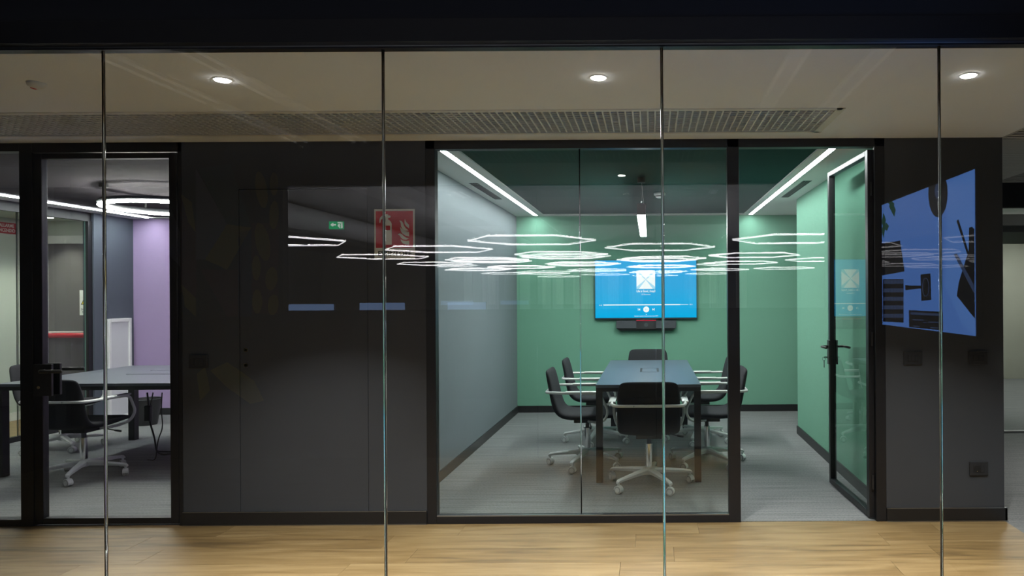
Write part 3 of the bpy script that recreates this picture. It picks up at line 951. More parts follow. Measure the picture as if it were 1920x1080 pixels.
# ------------------------------------------------------------------ swivel chairs
def make_chair():
    r = thing('swivel_chair', (0, 0, 0), '', 'chair')
    # one-piece upholstered seat and back
    prof = [(0.252, 0.446, 0.195, 0.012), (0.236, 0.456, 0.222, 0.024), (0.18, 0.459, 0.232, 0.029), (0.06, 0.450, 0.236, 0.030), (-0.08, 0.443, 0.237, 0.030),
            (-0.17, 0.447, 0.238, 0.030), (-0.228, 0.472, 0.240, 0.030), (-0.262, 0.520, 0.241, 0.029), (-0.282, 0.590, 0.241, 0.027), (-0.298, 0.670, 0.240, 0.025),
            (-0.314, 0.750, 0.237, 0.023), (-0.328, 0.812, 0.229, 0.021), (-0.336, 0.842, 0.212, 0.017), (-0.340, 0.856, 0.180, 0.008)]
    bm = bmesh.new()
    rows = []
    sec = 16
    for i, (y, z, hw, ht) in enumerate(prof):
        a, c = prof[max(i - 1, 0)], prof[min(i + 1, len(prof) - 1)]
        tdir = Vector((0, c[0] - a[0], c[1] - a[1])).normalized()
        nrm = Vector((1, 0, 0)).cross(tdir)
        row = []
        for k in range(sec):
            an = 2 * PI * k / sec
            ca, sa = math.cos(an), math.sin(an)
            ex = math.copysign(abs(ca) ** 0.35, ca) * hw
            ey = math.copysign(abs(sa) ** 0.75, sa) * ht
            dish = 0.012 * (abs(ex) / 0.24) ** 2      # shallow bucket
            up = -1 if nrm.z < 0 or (abs(nrm.z) < 0.3 and nrm.y < 0) else 1
            row.append(bm.verts.new(Vector((ex, y, z)) + nrm * ey + nrm * up * dish))
        rows.append(row)
    for a, c in zip(rows, rows[1:]):
        for k in range(sec):
            bm.faces.new((a[k], a[(k + 1) % sec], c[(k + 1) % sec], c[k]))
    bm.faces.new(rows[0][::-1]); bm.faces.new(rows[-1])
    mb = MB(); mb.bm.free(); mb.bm = bm
    sh = mb.build('seat_shell', M['shell'], r, smooth=True)
    md = sh.modifiers.new('sub', 'SUBSURF'); md.levels = 1; md.render_levels = 1
    # white arm loop round the back, down to the seat
    zA = 0.676
    path = [(0.12, 0.02, 0.405), (0.20, 0.115, 0.408), (0.262, 0.175, 0.44), (0.286, 0.205, 0.52), (0.286, 0.135, 0.662), (0.284, 0.05, zA - 0.006), (0.280, -0.25, zA),
            (0.250, -0.328, zA), (0.0, -0.333, zA)]
    full = path + [(-x, y, z) for x, y, z in path[-2::-1]]
    ar = MB().tube(round_path(full, 0.05, 6), 0.0115, 10).build('arm_loop', M['white_plastic'], r, smooth=True)
    for s in (-1, 1):
        pd = MB().box(s * 0.283 - 0.026, s * 0.283 + 0.026, -0.16, 0.13, zA - 0.004, zA + 0.012, 0.006).build('arm_pad', M['white_plastic'], r)
        smooth_angle(pd)
    for s in (-1, 1):
        MB().cyl((s * 0.11, -0.345, zA), 0.005, 0.004, 'Y', seg=10).build('screw', M['steel_edge'], ar)
    MB().box(-0.10, 0.10, -0.11, 0.11, 0.385, 0.418, 0.006).build('tilt_mechanism', M['black_plastic'], r)
    lv = MB().tube(round_path([(0.09, 0.03, 0.40), (0.17, 0.04, 0.395), (0.235, 0.05, 0.378)], 0.02), 0.005, 8)
    lv.tube([(0.225, 0.05, 0.380), (0.275, 0.052, 0.372)], 0.009, 8)
    lv.build('height_lever', M['black_plastic'], r, smooth=True)
    cl = MB().cyl((0, 0, 0.36), 0.018, 0.07, seg=20).build('gas_spring', M['dark_plastic'], r)
    smooth_angle(cl)
    cc = MB().cyl((0, 0, 0.235), 0.027, 0.19, seg=28).build('column', M['chrome'], r)
    smooth_angle(cc)
    base = bpy.data.objects.new('base', None)
    hub = MB().lathe([(0.030, 0.085), (0.046, 0.095), (0.050, 0.125), (0.046, 0.142), (0.032, 0.150)], seg=24)
    base = hub.build('base', M['white_plastic'], r, smooth=True)
    for k in range(5):
        a = 2 * PI * k / 5
        R = Matrix.Rotation(a, 4, 'Z')
        b = MB()
        secs = [(0.035, 0.120, 0.030, 0.021), (0.16, 0.112, 0.024, 0.016), (0.30, 0.099, 0.018, 0.012), (0.335, 0.094, 0.017, 0.012), (0.348, 0.085, 0.014, 0.008)]
        rr = []
        for x, z, hw, hh in secs:
            rr.append([b.bm.verts.new(R @ Vector((x, sy * hw * f, z + sz * hh))) for sy, sz, f in ((-1, -1, 0.8), (1, -1, 0.8), (1, 0.4, 1), (0.55, 1, 1), (-0.55, 1, 1), (-1, 0.4, 1))])
        for u, v in zip(rr, rr[1:]):
            for q in range(6):
                b.bm.faces.new((u[q], u[(q + 1) % 6], v[(q + 1) % 6], v[q]))
        b.bm.faces.new(rr[0][::-1]); b.bm.faces.new(rr[-1])
        b.cyl(R @ Vector((0.333, 0, 0.074)), 0.009, 0.04, seg=12)
        lg = b.build('base_leg', M['white_plastic'], base)
        smooth_angle(lg, 40)
    for k in range(5):
        a = 2 * PI * k / 5
        # caster: hood and two wheels, swivelled a little
        sw = a + PI / 2 + (0.5, -0.4, 0.9, 0.2, -0.7)[k]
        cpos = Vector((0.333 * math.cos(a), 0.333 * math.sin(a), 0.03))
        R = Matrix.Translation(cpos) @ Matrix.Rotation(sw, 4, 'Z')
        hb = MB()
        pr = []
        for j in range(9):
            an = math.radians(-20 + 200 * j / 8)
            pr.append(Vector((0.033 * math.cos(an), -0.019, 0.033 * math.sin(an))))
        for j in range(8, -1, -1):
            an = math.radians(-20 + 200 * j / 8)
            pr.append(Vector((0.029 * math.cos(an), -0.019, 0.029 * math.sin(an))))
        vs = [hb.bm.verts.new(R @ p) for p in pr]; vs2 = [hb.bm.verts.new(R @ (p + Vector((0, 0.038, 0)))) for p in pr]
        m_ = len(pr)
        for j in range(8):
            hb.bm.faces.new((vs[j], vs[j + 1], vs[m_ - 2 - j], vs[m_ - 1 - j])); hb.bm.faces.new((vs2[j], vs2[m_ - 1 - j], vs2[m_ - 2 - j], vs2[j + 1]))
        for j in range(m_):
            hb.bm.faces.new((vs[j], vs2[j], vs2[(j + 1) % m_], vs[(j + 1) % m_]))
        cs = hb.build('caster', M['white_plastic'], r)
        for s in (-1, 1):
            wb = MB()
            wb.lathe([(0.018, -0.0085), (0.026, -0.0085), (0.0295, -0.006), (0.0295, 0.006), (0.026, 0.0085), (0.018, 0.0085)], (0, 0, 0), seg=20, axis='Y')
            bmesh.ops.transform(wb.bm, matrix=R @ Matrix.Translation((0, s * 0.0115, 0)), verts=wb.bm.verts[:])
            wh = wb.build('wheel', M['wheel_rim'], cs)
            smooth_angle(wh)
            wb = MB().cyl((0, 0, 0), 0.018, 0.003, 'Y', seg=16)
            bmesh.ops.transform(wb.bm, matrix=R @ Matrix.Translation((0, s * 0.0205, 0)), verts=wb.bm.verts[:])
            wb.build('wheel_cap', M['white_plastic'], cs)
    return r


proto = make_chair()
BASEPARTS = ('base', 'caster')


def place_chair(x, y, face, base_deg, label, group):
    """face: direction the sitter looks, degrees from +x; base_deg: world angle of one base leg."""
    global proto
    o = proto if not place_chair.used else dup(place_chair.first)
    if not place_chair.used:
        place_chair.used = True
        place_chair.first = o
    o.location = (x, y, 0)
    rz = math.radians(face - 90)
    o.rotation_euler = (0, 0, rz)
    o['label'] = label
    o['group'] = group
    rb = math.radians(base_deg) - rz
    for ch in o.children:
        if ch.name.split('.')[0] in BASEPARTS:
            ch.rotation_euler = (0, 0, rb)
    return o


place_chair.used = False
GG = 'swivel chairs round the green room table'
place_chair(-0.016, 5.49, 90, 10, 'black swivel chair at the near end of the green room table, its back to us', GG)
place_chair(-0.565, 6.17, 0, 36, 'black swivel chair on the left of the green room table, nearer of the two', GG)
place_chair(-0.55, 7.15, 0, 46, 'black swivel chair on the left of the green room table, farther of the two', GG)
place_chair(0.50, 6.20, 180, 13, 'black swivel chair on the right of the green room table, half behind the black post', GG)
place_chair(0.49, 7.15, 180, 40, 'black swivel chair on the right of the green room table, farther of the two', GG)
place_chair(-0.03, 8.0, -90, 20, 'black swivel chair at the far end of the green room table below the television', GG)
LG_ = 'swivel chairs round the lilac room table'
place_chair(-4.785, 5.85, 90, 4, 'black swivel chair just inside the closed glass door of the lilac room', LG_)
place_chair(-5.90, 6.95, 0, 35, 'black swivel chair at the left end of the lilac room table behind the door handle', LG_)

# ================================================================== LILAC MEETING ROOM
PXL, PXR = -6.67, -2.6
struct(MB().box(PXL, PXR, D1 + 0.02, D2, -0.08, 0.0).build('floor_lilac_room', M['carpet']), 'grey loop carpet of the lilac meeting room')
wallbox('wall_lilac_back', PXL, PXR, D2, D2 + 0.1, 0, 2.8, M['purple'], 'lilac felt back wall of the left meeting room')
wallbox('wall_lilac_right', PXR, PXR + 0.1, D1 + 0.14, D2 + 0.1, 0, 2.8, M['purple'], 'lilac felt right wall of the left meeting room')
PYE = 8.23
wallbox('wall_slate', PXL - 0.1, PXL, PYE + 0.06, D2, 0, CZ, M['slate'], 'slate blue wall stub between the glass partition and the lilac wall')
wallbox('wall_slate_post', PXL - 0.1, PXL + 0.03, PYE + 0.05, PYE + 0.16, 0, CZ, M['slate'], 'slate blue pilaster at the end of the glass partition')
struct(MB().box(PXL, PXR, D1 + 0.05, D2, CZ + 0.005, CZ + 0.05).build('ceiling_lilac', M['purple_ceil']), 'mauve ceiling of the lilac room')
struct(MB().box(PXL, PXL + 0.24, D1 + 0.05, D2, CZ - 0.006, CZ + 0.005).build('ceiling_lilac_border', M['ceil_white']), 'white ceiling border of the lilac room along the partition')
struct(MB().box(PXL, PXR, D2 - 0.014, D2, 0, 0.085).build('baseboard_lilac', M['baseboard']), 'black baseboard under the lilac wall')
struct(MB().box(PXR - 0.42, PXR, D1 + 0.05, D2 - 0.12, CZ - 0.006, CZ + 0.005).build('ceiling_lilac_border_right', M['ceil_white']), 'white ceiling border of the lilac room behind the charcoal wall')
struct(MB().box(PXL + 0.24, PXR, D2 - 0.12, D2, CZ - 0.006, CZ + 0.005).build('trim_1', M['ceil_white']), 'white ceiling edge along the lilac wall')
for x, lab in ((-6.37, 'bright light line on the lilac room ceiling along the glass partition'), (-2.9, 'unseen light line added to brighten the lilac room, behind the charcoal wall')):  # the second line is unseen, added to light the room from the right
    t = thing('linear_ceiling_light', (x, 6.9, CZ - 0.006), lab, 'ceiling light')
    MB().box(-0.022, 0.022, -2.1, 1.9, -0.003, 0.0).build('diffuser', M['strip_left'], t)
    for s in (-1, 1):
        MB().box(s * 0.025 - 0.003, s * 0.025 + 0.003, -2.103, 1.903, -0.004, 0.0).build('edge_profile', M['white_plastic'], t)

# ring lamp
RC = Vector((-4.57, 6.67, 2.365)); RR = 0.56
t = thing('ring_lamp', RC, 'round glowing ring lamp hanging below the lilac room ceiling', 'pendant lamp')
N = 64
ring = lambda r, z: [(r * math.cos(2 * PI * k / N), r * math.sin(2 * PI * k / N), z) for k in range(N)]
MB().tube(ring(RR, 0.022), 0.0, 8, closed=True, flat=(0.03, 0.024)).build('ring_housing', M['dark_plastic'], t, smooth=True)
MB().tube(ring(RR, -0.006), 0.0, 8, closed=True, flat=(0.027, 0.012)).build('ring_diffuser', M['ring'], t, smooth=True)
for a in (math.radians(150), math.radians(235), math.radians(0)):
    q = Vector((RR * math.cos(a), RR * math.sin(a), 0))
    MB().cyl(q + Vector((0, 0, (CZ - RC.z) - 0.016)), 0.035, 0.03).build('canopy', M['black_plastic'], t)
    MB().cyl(q + Vector((0, 0, (CZ - RC.z) / 2 + 0.01)), 0.012, (CZ - RC.z) - 0.04, seg=12).build('stem', M['black_plastic'], t)

# glass partition on the left side, with the side corridor beyond
og = (PXL, PYE, 0)
g = thing('window_3', og, 'black framed glass partition between the lilac room and the side corridor', 'glass screen', kind='structure')
MB().box(PXL - 0.05, PXL, D1 + 0.14, PYE + 0.05, 2.42, CZ).build('head_rail', M['black_frame'], g, og)
MB().box(PXL - 0.05, PXL, D1 + 0.14, PYE + 0.05, 0, 0.055).build('bottom_rail', M['black_frame'], g, og)
MB().box(PXL - 0.018, PXL + 0.012, PYE - 0.012, PYE + 0.05, 0.055, 2.42).build('frame_post', M['black_frame'], g, og)
pane('pane', PXL - 0.03, PXL - 0.02, D1 + 0.14, 7.33, 0.05, 2.43, g, M['glass_in'], '+x', og)
pane('pane', PXL - 0.03, PXL - 0.02, 7.34, PYE - 0.015, 0.05, 2.43, g, M['glass_in'], '+x', og)
MB().box(PXL - 0.031, PXL - 0.018, 7.329, 7.341, 0.05, 2.42).build('glass_joint', M['joint'], g, og)

SX = -7.88
struct(MB().box(SX, PXL - 0.02, 2.45, 8.9, -0.08, -0.001).build('floor_side_corridor', M['wood']), 'oak floor of the side corridor')
wallbox('wall_side', SX - 0.1, SX, 2.4, 9.0, 0, 2.6, M['pale'], 'pale grey green wall of the side corridor')
wallbox('wall_side_end', SX, PXL - 0.02, 8.86, 8.95, 0, 2.6, M['pale'], 'pale end wall of the side corridor around the emergency door')
struct(MB().box(SX, PXL - 0.02, 4.6, 8.95, 2.50, 2.56).build('ceiling_side_corridor', M['pale']), 'pale ceiling of the side corridor')
struct(MB().box(SX, SX + 0.014, 2.5, 8.86, 0, 0.10).build('baseboard_side', M['white']), 'white baseboard of the side corridor')
downlight((-7.35, 8.5, 2.50), 'round downlight in the side corridor ceiling before the emergency door', 9.0, (1, 0.95, 0.82))
downlight((-7.3, 6.2, 2.50), 'round downlight in the side corridor ceiling beside the glass partition', 9.0, (1, 0.95, 0.82))
DE = 8.86
og = (-7.5, DE, 0)
d4 = thing('door_4', og, 'dark grey emergency door in a white frame with a red push bar', 'door', kind='structure')
xd0 = wx(90.5, DE - 0.03); zd1 = wz(110, 457, DE - 0.03); zd2 = wz(110, 442, DE - 0.03)
xf0 = wx(79, DE - 0.03)
xd1 = -6.82
b = MB()
b.box(xf0, xd0, DE - 0.045, DE, 0, zd2)
b.box(xd1, xd1 + 0.09, DE - 0.045, DE, 0, zd2)
b.box(xd0, xd1, DE - 0.045, DE, zd1, zd2)
b.build('frame', M['white'], d4, og)
MB().box(xd0, xd1, DE - 0.028, DE - 0.002, 0.005, zd1, 0.003).build('door_panel', M['dark_panel'], d4, og)
zpb = wz(125, 629, DE - 0.1)
pb = MB().tube([(xd0 - 0.06, DE - 0.1, zpb), (xd1 - 0.1, DE - 0.1, zpb)], 0.022, 12, flat=(0.022, 0.03)).build('push_bar', M['red'], d4, og, smooth=True)
for px in (xd0 + 0.02, xd1 - 0.12):
    MB().box(px - 0.02, px + 0.02, DE - 0.11, DE - 0.02, zpb - 0.03, zpb + 0.03, 0.004).build('bar_bracket', M['white_plastic'], pb, og)
MB().box(xd0 - 0.05, xd1 - 0.1, DE - 0.09, DE - 0.05, zpb + 0.034, zpb + 0.052).build('bar_cover', M['white_plastic'], pb, og)
# warning notice on the emergency door
xs0 = wx(149.5, DE - 0.03); zs1, zs0 = wz(155, 544, DE - 0.03), wz(155, 591, DE - 0.03)
og = (xs0, DE - 0.03, zs0)
t = thing('warning_notice', (xs0, DE - 0.028, zs0), 'white notice with a yellow warning triangle on the emergency door', 'sign')
sw_, shh = 0.215, zs1 - zs0
MB().box(0, sw_, -0.002, 0, 0, shh).build('sheet', M['white'], t)
MB().prism([(0.015, -0.0028, shh * 0.42), (sw_ - 0.015, -0.0028, shh * 0.42), (sw_ / 2, -0.0028, shh * 0.96)], (0, 0.0007, 0)).build('triangle_border', M['black'], t)
MB().prism([(0.027, -0.0036, shh * 0.445), (sw_ - 0.027, -0.0036, shh * 0.445), (sw_ / 2, -0.0036, shh * 0.91)], (0, 0.0007, 0)).build('warning_triangle', M['yellow'], t)
MB().prism([(sw_ / 2 - 0.007, -0.0042, shh * 0.74), (sw_ / 2 + 0.007, -0.0042, shh * 0.74), (sw_ / 2 + 0.003, -0.0042, shh * 0.57), (sw_ / 2 - 0.003, -0.0042, shh * 0.57)], (0, 0.0005, 0)).build('exclamation_mark', M['black'], t)
for k, s_ in enumerate(('PORTA', 'DI SICUREZZA', 'DI ALLARME')):
    text(s_, 0.033, M['black'], t, (sw_ / 2, -0.0026, shh * (0.33 - 0.10 * k)), sx=0.85)
# red fire alarm sign on the side corridor wall
p0, p1 = 8.36, 8.625
za, zb_ = 2.44, 2.305
t = thing('alarm_sign', (SX, 8.4925, zb_), 'red sign reading ALLARME INCENDIO high on the pale side corridor wall', 'sign')
MB().box(0, 0.004, p0 - 8.4925, p1 - 8.4925, 0, za - zb_, 0.001).build('plate', M['red'], t)
text('ALLARME', 0.058, M['white'], t, (0.0045, 0, 0.097), rot=(PI / 2, 0, PI / 2), sx=0.80, bold=0.001)
text('INCENDIO', 0.058, M['white'], t, (0.0045, 0, 0.038), rot=(PI / 2, 0, PI / 2), sx=0.80, bold=0.001)

# glass front of the lilac room: fixed pane, post, closed door
XP0, XP1 = wx(38), wx(62)
og = (XP0, D1, 0)
ZTl = wz(200, 289)
ZBl = wz(200, 974)
g = thing('window_4', og, 'black framed fixed glass beside the closed lilac room door', 'glass screen', kind='structure')
frame_bar(g, og, 'frame_post', XP0, XP1, 0, CZ)
frame_bar(g, og, 'head_rail', -6.7, XP0, wz(20, 284), CZ)
frame_bar(g, og, 'door_head', XP1, XL, ZTl + 0.012, CZ)
frame_bar(g, og, 'bottom_rail', -6.7, XP0, 0, wz(20, 974))
frame_bar(g, og, 'jamb', wx(335), XL, 0, CZ)
pane('pane', -6.7, XP0 + 0.004, D1 + 0.02, D1 + 0.03, wz(20, 974) - 0.005, wz(20, 284) + 0.005, g, M['glass_in'], '-y', og)
wallbox('wall_far_left', -9.0, -6.67, D1, D1 + 0.14, 0, CZ, M['black_wall'], 'charcoal corridor wall left of the lilac room')

XH = wx(333)
DWl = XH - (XP1 + 0.004)
d2 = thing('door_2', (XH, D1 + 0.024, 0), 'closed black framed glass door of the lilac room', 'door', rz=PI, kind='structure')
leaf(DWl, ZTl + 0.008, d2, stile=wx(79) - XP1 - 0.004, hs=XH - wx(318))
pane('pane', XH - wx(318) - 0.004, XH - wx(79) + 0.004, -0.005, 0.005, 0.048, ZTl - 0.02, d2, M['glass_in'], '+y', (0, 0, 0))
HZl = wz(95, 695)
for side in (-1, 1):
    lc = MB().box(XH - wx(100), XH - wx(66), side * (th + 0.009) - 0.009, side * (th + 0.009) + 0.009, HZl - 0.165, HZl + 0.045, 0.003).build('lock_case', M['black_plastic'], d2)
    MB().tube(round_path([(XH - wx(88), side * (th + 0.015), HZl), (XH - wx(88), side * (th + 0.065), HZl), (XH - wx(88) - 0.15, side * (th + 0.065), HZl)], 0.015), 0.010, 8, flat=(0.008, 0.012)).build('lever_handle', M['black_plastic'], lc, smooth=True)
    MB().cyl((XH - wx(76), side * (th + 0.018), wz(76, 726)), 0.009, 0.006, 'Y', seg=16).build('cylinder_lock', M['brass'], lc)
for hz in (0.25, 1.2, 2.2):
    MB().cyl((-0.004, 0.012, hz), 0.007, 0.09, seg=12).build('hinge', M['black_plastic'], d2)

LT = (-5.53, -2.95, 5.84, 7.40)
t = table('meeting_table', LT[0], LT[1], LT[2], LT[3], TZ, 'large black meeting table in the lilac room below the ring lamp', 0.065)
og = (LT[0], LT[2], 0)
hx0 = at(258, 700, 6.6).x
b = MB()
b.box(hx0 - 0.05, hx0 + 0.55, 6.52, 6.535, TZ, TZ + 0.004)
b.box(hx0 - 0.05, hx0 + 0.55, 6.84, 6.855, TZ, TZ + 0.004)
hb_ = b.build('socket_hatch', M['steel_edge'], t, og)
MB().box(hx0 - 0.03, hx0 + 0.53, 6.535, 6.84, TZ, TZ + 0.0025).build('hatch_lid', M['table'], hb_, og)
qx = at(290, 730, 6.6).x
MB().box(qx - 0.12, qx + 0.6, 6.45, 6.9, TZ - 0.11, TZ - 0.056).build('cable_tray', M['steel_edge'], t, og)


def cable(name, pts, r, label, group):
    p0 = Vector(pts[0])
    n = 8
    sm = round_path(pts, 0.12, 6)
    o = MB().tube(sm, r, 7).build(name, M['black_plastic'], None, (pts[-1][0], pts[-1][1], 0), smooth=True)
    tag(o, label, 'cable', group)
    return o


CY = 6.6
def ca(px, py): return tuple(at(px, py, CY))



CY = 6.60
c1 = cable('power_cable', [ca(276, 736), ca(279, 760), ca(280, 790), ca(290, 820), (at(294, 838, CY).x, CY, 0.006), (at(300, 838, CY).x + 0.1, CY + 0.1, 0.006)], 0.008, 'black power cable with an adapter hanging from the lilac room table', 'cables under the lilac table')
CY = 6.80
c2 = cable('power_cable', [ca(287, 736), ca(281, 765), ca(283, 800), ca(292, 830), (at(294, 840, CY).x + 0.01, CY - 0.02, 0.006), (at(294, 840, CY).x + 0.2, CY - 0.05, 0.006)], 0.006, 'thin black cable beside the adapter under the lilac room table', 'cables under the lilac table')
CY = 6.40
c3 = cable('power_cable', [ca(304, 736), ca(302, 770), ca(306, 800), ca(296, 825), (at(293, 840, CY).x, CY - 0.01, 0.006), (at(293, 840, CY).x - 0.1, CY + 0.03, 0.006)], 0.005, 'thin black cable looping down at the right under the lilac room table', 'cables under the lilac table')
CY = 6.6
q = at(278, 775, CY)
o = MB().box(q.x - 0.03, q.x + 0.03, CY - 0.022, CY + 0.022, q.z - 0.075, q.z + 0.075, 0.01).build('adapter', M['black_plastic'], c1, c1.location)

# waste bin
q = at(275, 784, 8.25)
t = thing('waste_bin', (q.x, 8.25, 0), 'dark tapered waste bin beside the lilac room table leg', 'bin')
MB().lathe([(0.105, 0.0), (0.108, 0.006), (0.15, 0.30), (0.154, 0.31), (0.146, 0.31), (0.10, 0.02)], seg=32).build('bucket', M['black_plastic'], t, smooth=False)
smooth_angle(t.children[0])
MB().tube([(0.153 * math.cos(2 * PI * k / 32), 0.153 * math.sin(2 * PI * k / 32), 0.307) for k in range(32)], 0.005, 6, closed=True).build('rim', M['dark_plastic'], t, smooth=True)

# white framed panel against the slate wall
y0, y1 = 8.50, 8.87
t = thing('framed_panel', (PXL, (y0 + y1) / 2, 0), 'white framed panel standing against the slate blue wall', 'panel')
og = (PXL, (y0 + y1) / 2, 0)
zt_ = wz(220, 597, 8.68); zb_ = wz(220, 765, 8.68)
MB().box(PXL + 0.001, PXL + 0.02, y0 + 0.02, y1 - 0.02, 0.0, zt_ - 0.02).build('board', M['panel_white'], t, og)
for a in ((y0, y0 + 0.035, 0.0, zt_), (y1 - 0.035, y1, 0.0, zt_), (y0 + 0.035, y1 - 0.035, zt_ - 0.045, zt_), (y0 + 0.035, y1 - 0.035, 0.0, 0.045)):
    MB().box(PXL + 0.001, PXL + 0.038, a[0], a[1], a[2], a[3], 0.004).build('frame_bar', M['white'], t, og)

# ================================================================== RIGHT: OPEN AREA BEYOND THE CORRIDOR
struct(MB().box(RX, 8.0, -1, 12.3, -0.08, -0.001).build('floor_right', M['carpet']), 'grey carpet beyond the end of the oak floor')
sl = struct(MB().box(RX, 8.0, 0.5, 6.9, CZ + 0.30, CZ + 0.34).build('ceiling_right', M['void']), 'dark ceiling of thin metal slats beyond the corridor')
MB().box(RX, RX + 0.016, 2.5, D1 + 0.14, CZ - 0.002, CZ + 0.05).build('edge_trim', M['slat'], sl)
me = None
yy = 3.2
while yy < 6.45:
    if me is None:
        o = MB().box(RX + 0.014, 7.0, -0.013, 0.013, CZ, CZ + 0.012).build('slat', M['slat'], sl); me = o.data
    else:
        o = bpy.data.objects.new('slat', me); C.objects.link(o); o.parent = sl
    o.location = (0, yy, 0)
    yy += 0.066
wallbox('wall_bulkhead', RX, 8.0, 7.0, 7.1, 2.37, 2.9, M['navy'], 'dark bulkhead above the far glass room')
q = lambda py: wz(1900, py, 7.47)
wallbox('trim_2', RX, 8.0, 7.40, 7.5, q(423), q(403), M['ceil_white'], 'white beam above the far glass room')
wallbox('trim_3', RX, 8.0, 7.44, 7.5, q(435), q(424), M['steel_edge'], 'grey rail above the far glass room')
og = (RX, 7.47, 0)
g = thing('window_5', og, 'glass front of the far room beyond the corridor end', 'glass screen', kind='structure')
pane('pane', RX, 8.0, 7.47, 7.48, 0.02, q(435), g, M['glass_in'], '-y', og)
MB().box(RX, 8.0, 7.485, 7.50, q(457), q(435)).build('pale_band', M['pale'], g, og)
MB().box(RX, 8.0, 7.45, 7.50, 0, 0.02).build('floor_channel', M['steel_edge'], g, og)
wallbox('wall_far_right', RX, 8.0, 12.2, 12.3, 0, 2.8, M['beige'], 'beige end wall of the far glass room')
wallbox('wall_far_room_side', RX - 0.1, RX, D1 + 0.14, 12.3, 0, 2.8, M['beige'], 'beige side wall of the far glass room')
wallbox('wall_right_end', 8.0, 8.1, -1, 12.3, 0, 2.9, M['beige'], 'beige wall closing the right-hand area')
struct(MB().box(RX, 8.0, 7.5, 12.2, 2.50, 2.55).build('ceiling_far_room', M['ceil_white']), 'white ceiling of the far glass room')
for x, y in ((4.6, 9.0), (6.2, 11.0)):  # unseen lamps added to brighten the far room
    t = thing('linear_ceiling_light', (x, y, 2.50), 'unseen ceiling light added to brighten the far glass room' if x < 5 else 'unseen ceiling light added to brighten the back of the far glass room', 'ceiling light')
    MB().box(-0.6, 0.6, -0.08, 0.08, -0.01, 0).build('diffuser', emit('far room added light', (1, 0.99, 0.93), 55.0), t)
downlight((4.0, 5.4, CZ + 0.0), 'unseen downlight added to light the area beyond the corridor', 14, group=None)  # this downlight and the next are unseen, added to light the right-hand area
downlight((3.4, 3.9, CZ + 0.0), 'unseen downlight added to light the area near the corridor end', 10, group=None)

# ================================================================== CAMERA ROOM (seen only mirrored in the glazing)
RWY = MIR - 6.46
SWX = 1.65
ox0 = mir(530, 460, 6.46).x
oz0, oz1 = mir(1000, 580, 6.46).z, mir(1000, 345, 6.46).z
rw = MB()
rw.box(-5.4, ox0, RWY - 0.1, RWY, 0, 2.98)
rw.box(ox0, SWX, RWY - 0.1, RWY, 0, oz0)
rw.box(ox0, SWX, RWY - 0.1, RWY, oz1, 2.98)
struct(rw.build('wall_rear', M['mural_base']), 'painted rear wall of the camera room with a wide opening')
wallbox('wall_camera_right', SWX, SWX + 0.1, RWY - 0.1, G0 + 0.05, 0, 2.98, M['room_dark'], 'dark right wall of the camera room')
wallbox('wall_camera_left', -5.5, -5.4, RWY - 0.1, G0 + 0.05, 0, 2.98, M['room_dark'], 'dark left wall of the camera room')
struct(MB().box(-5.4, SWX, RWY - 0.1, 2.45, -0.08, 0).build('floor_camera_room', M['carpet']), 'dark carpet of the camera room')
struct(MB().box(-5.4, SWX, RWY - 0.1, G0, 2.95, 3.0).build('ceiling_camera_room', M['room_dark']), 'dark ceiling of the camera room')
# mural painted on the rear wall: flat colour fields
mu = thing('wall_mural', (-4.2, RWY, 0), 'abstract mural of angular fields and yellow ovals seen mirrored at the left', 'mural')
def mpt(u, v): # crop 826x1080 of (300..560, 260..600)
    p = mir(300 + u / 826 * 260, 260 + v / 1080 * 340, 6.46); p.y = RWY + 0.003; return p
def mpoly(pts, m, name='painted_field', k=0):
    return MB().prism([mpt(u, v) + Vector((0, 0.0006 * k, 0)) for u, v in pts], (0, -0.0025, 0)).build(name, M[m], mu, (-4.2, RWY, 0))
mpoly([(215, 180), (400, 510), (270, 720), (215, 720)], 'mural_grey')
mpoly([(230, 180), (420, 150), (545, 530), (400, 510)], 'mural_green')
mpoly([(400, 510), (545, 530), (400, 780), (270, 720)], 'mural_yellow')
mpoly([(125, 300), (215, 500), (215, 1060), (125, 900)], 'mural_maroon')
mpoly([(125, 330), (190, 380), (215, 560), (170, 500)], 'mural_yellow', k=1)
mpoly([(130, 870), (215, 950), (215, 1060), (150, 1000)], 'mural_yellow', k=1)
mpoly([(60, 400), (120, 560), (120, 760), (60, 700)], 'mural_grey')
mpoly([(245, 780), (465, 780), (465, 1060), (400, 1060)], 'mural_maroon')
mpoly([(465, 560), (545, 540), (548, 1060), (465, 1060)], 'mural_blue')
mpoly([(548, 500), (710, 500), (705, 1045), (550, 1045)], 'mural_maroon', k=1)
def oval(cu, cv, ru, rv, tilt=0.0):
    pts = []
    for k in range(20):
        a = 2 * PI * k / 20
        u, v = ru * math.cos(a), rv * math.sin(a)
        pts.append((cu + u * math.cos(tilt) - v * math.sin(tilt), cv + u * math.sin(tilt) + v * math.cos(tilt)))
    return mpoly(pts, 'mural_yellow', 'painted_oval', 2)
for a in ((605, 305, 34, 110, -0.15), (680, 455, 28, 85, 0.05), (612, 615, 42, 115, -0.2), (575, 770, 26, 75, 0), (665, 835, 36, 70, 0.1), (580, 970, 30, 72, 0), (675, 990, 32, 62, 0.1), (680, 270, 24, 70, 0)):
    oval(*a)
mpoly([(300, 1380), (400, 1330), (560, 1440), (620, 1560), (540, 1580), (400, 1480)], 'mural_yellow', k=1)
mpoly([(220, 1400), (270, 1360), (300, 1500), (240, 1560)], 'mural_yellow', k=1)

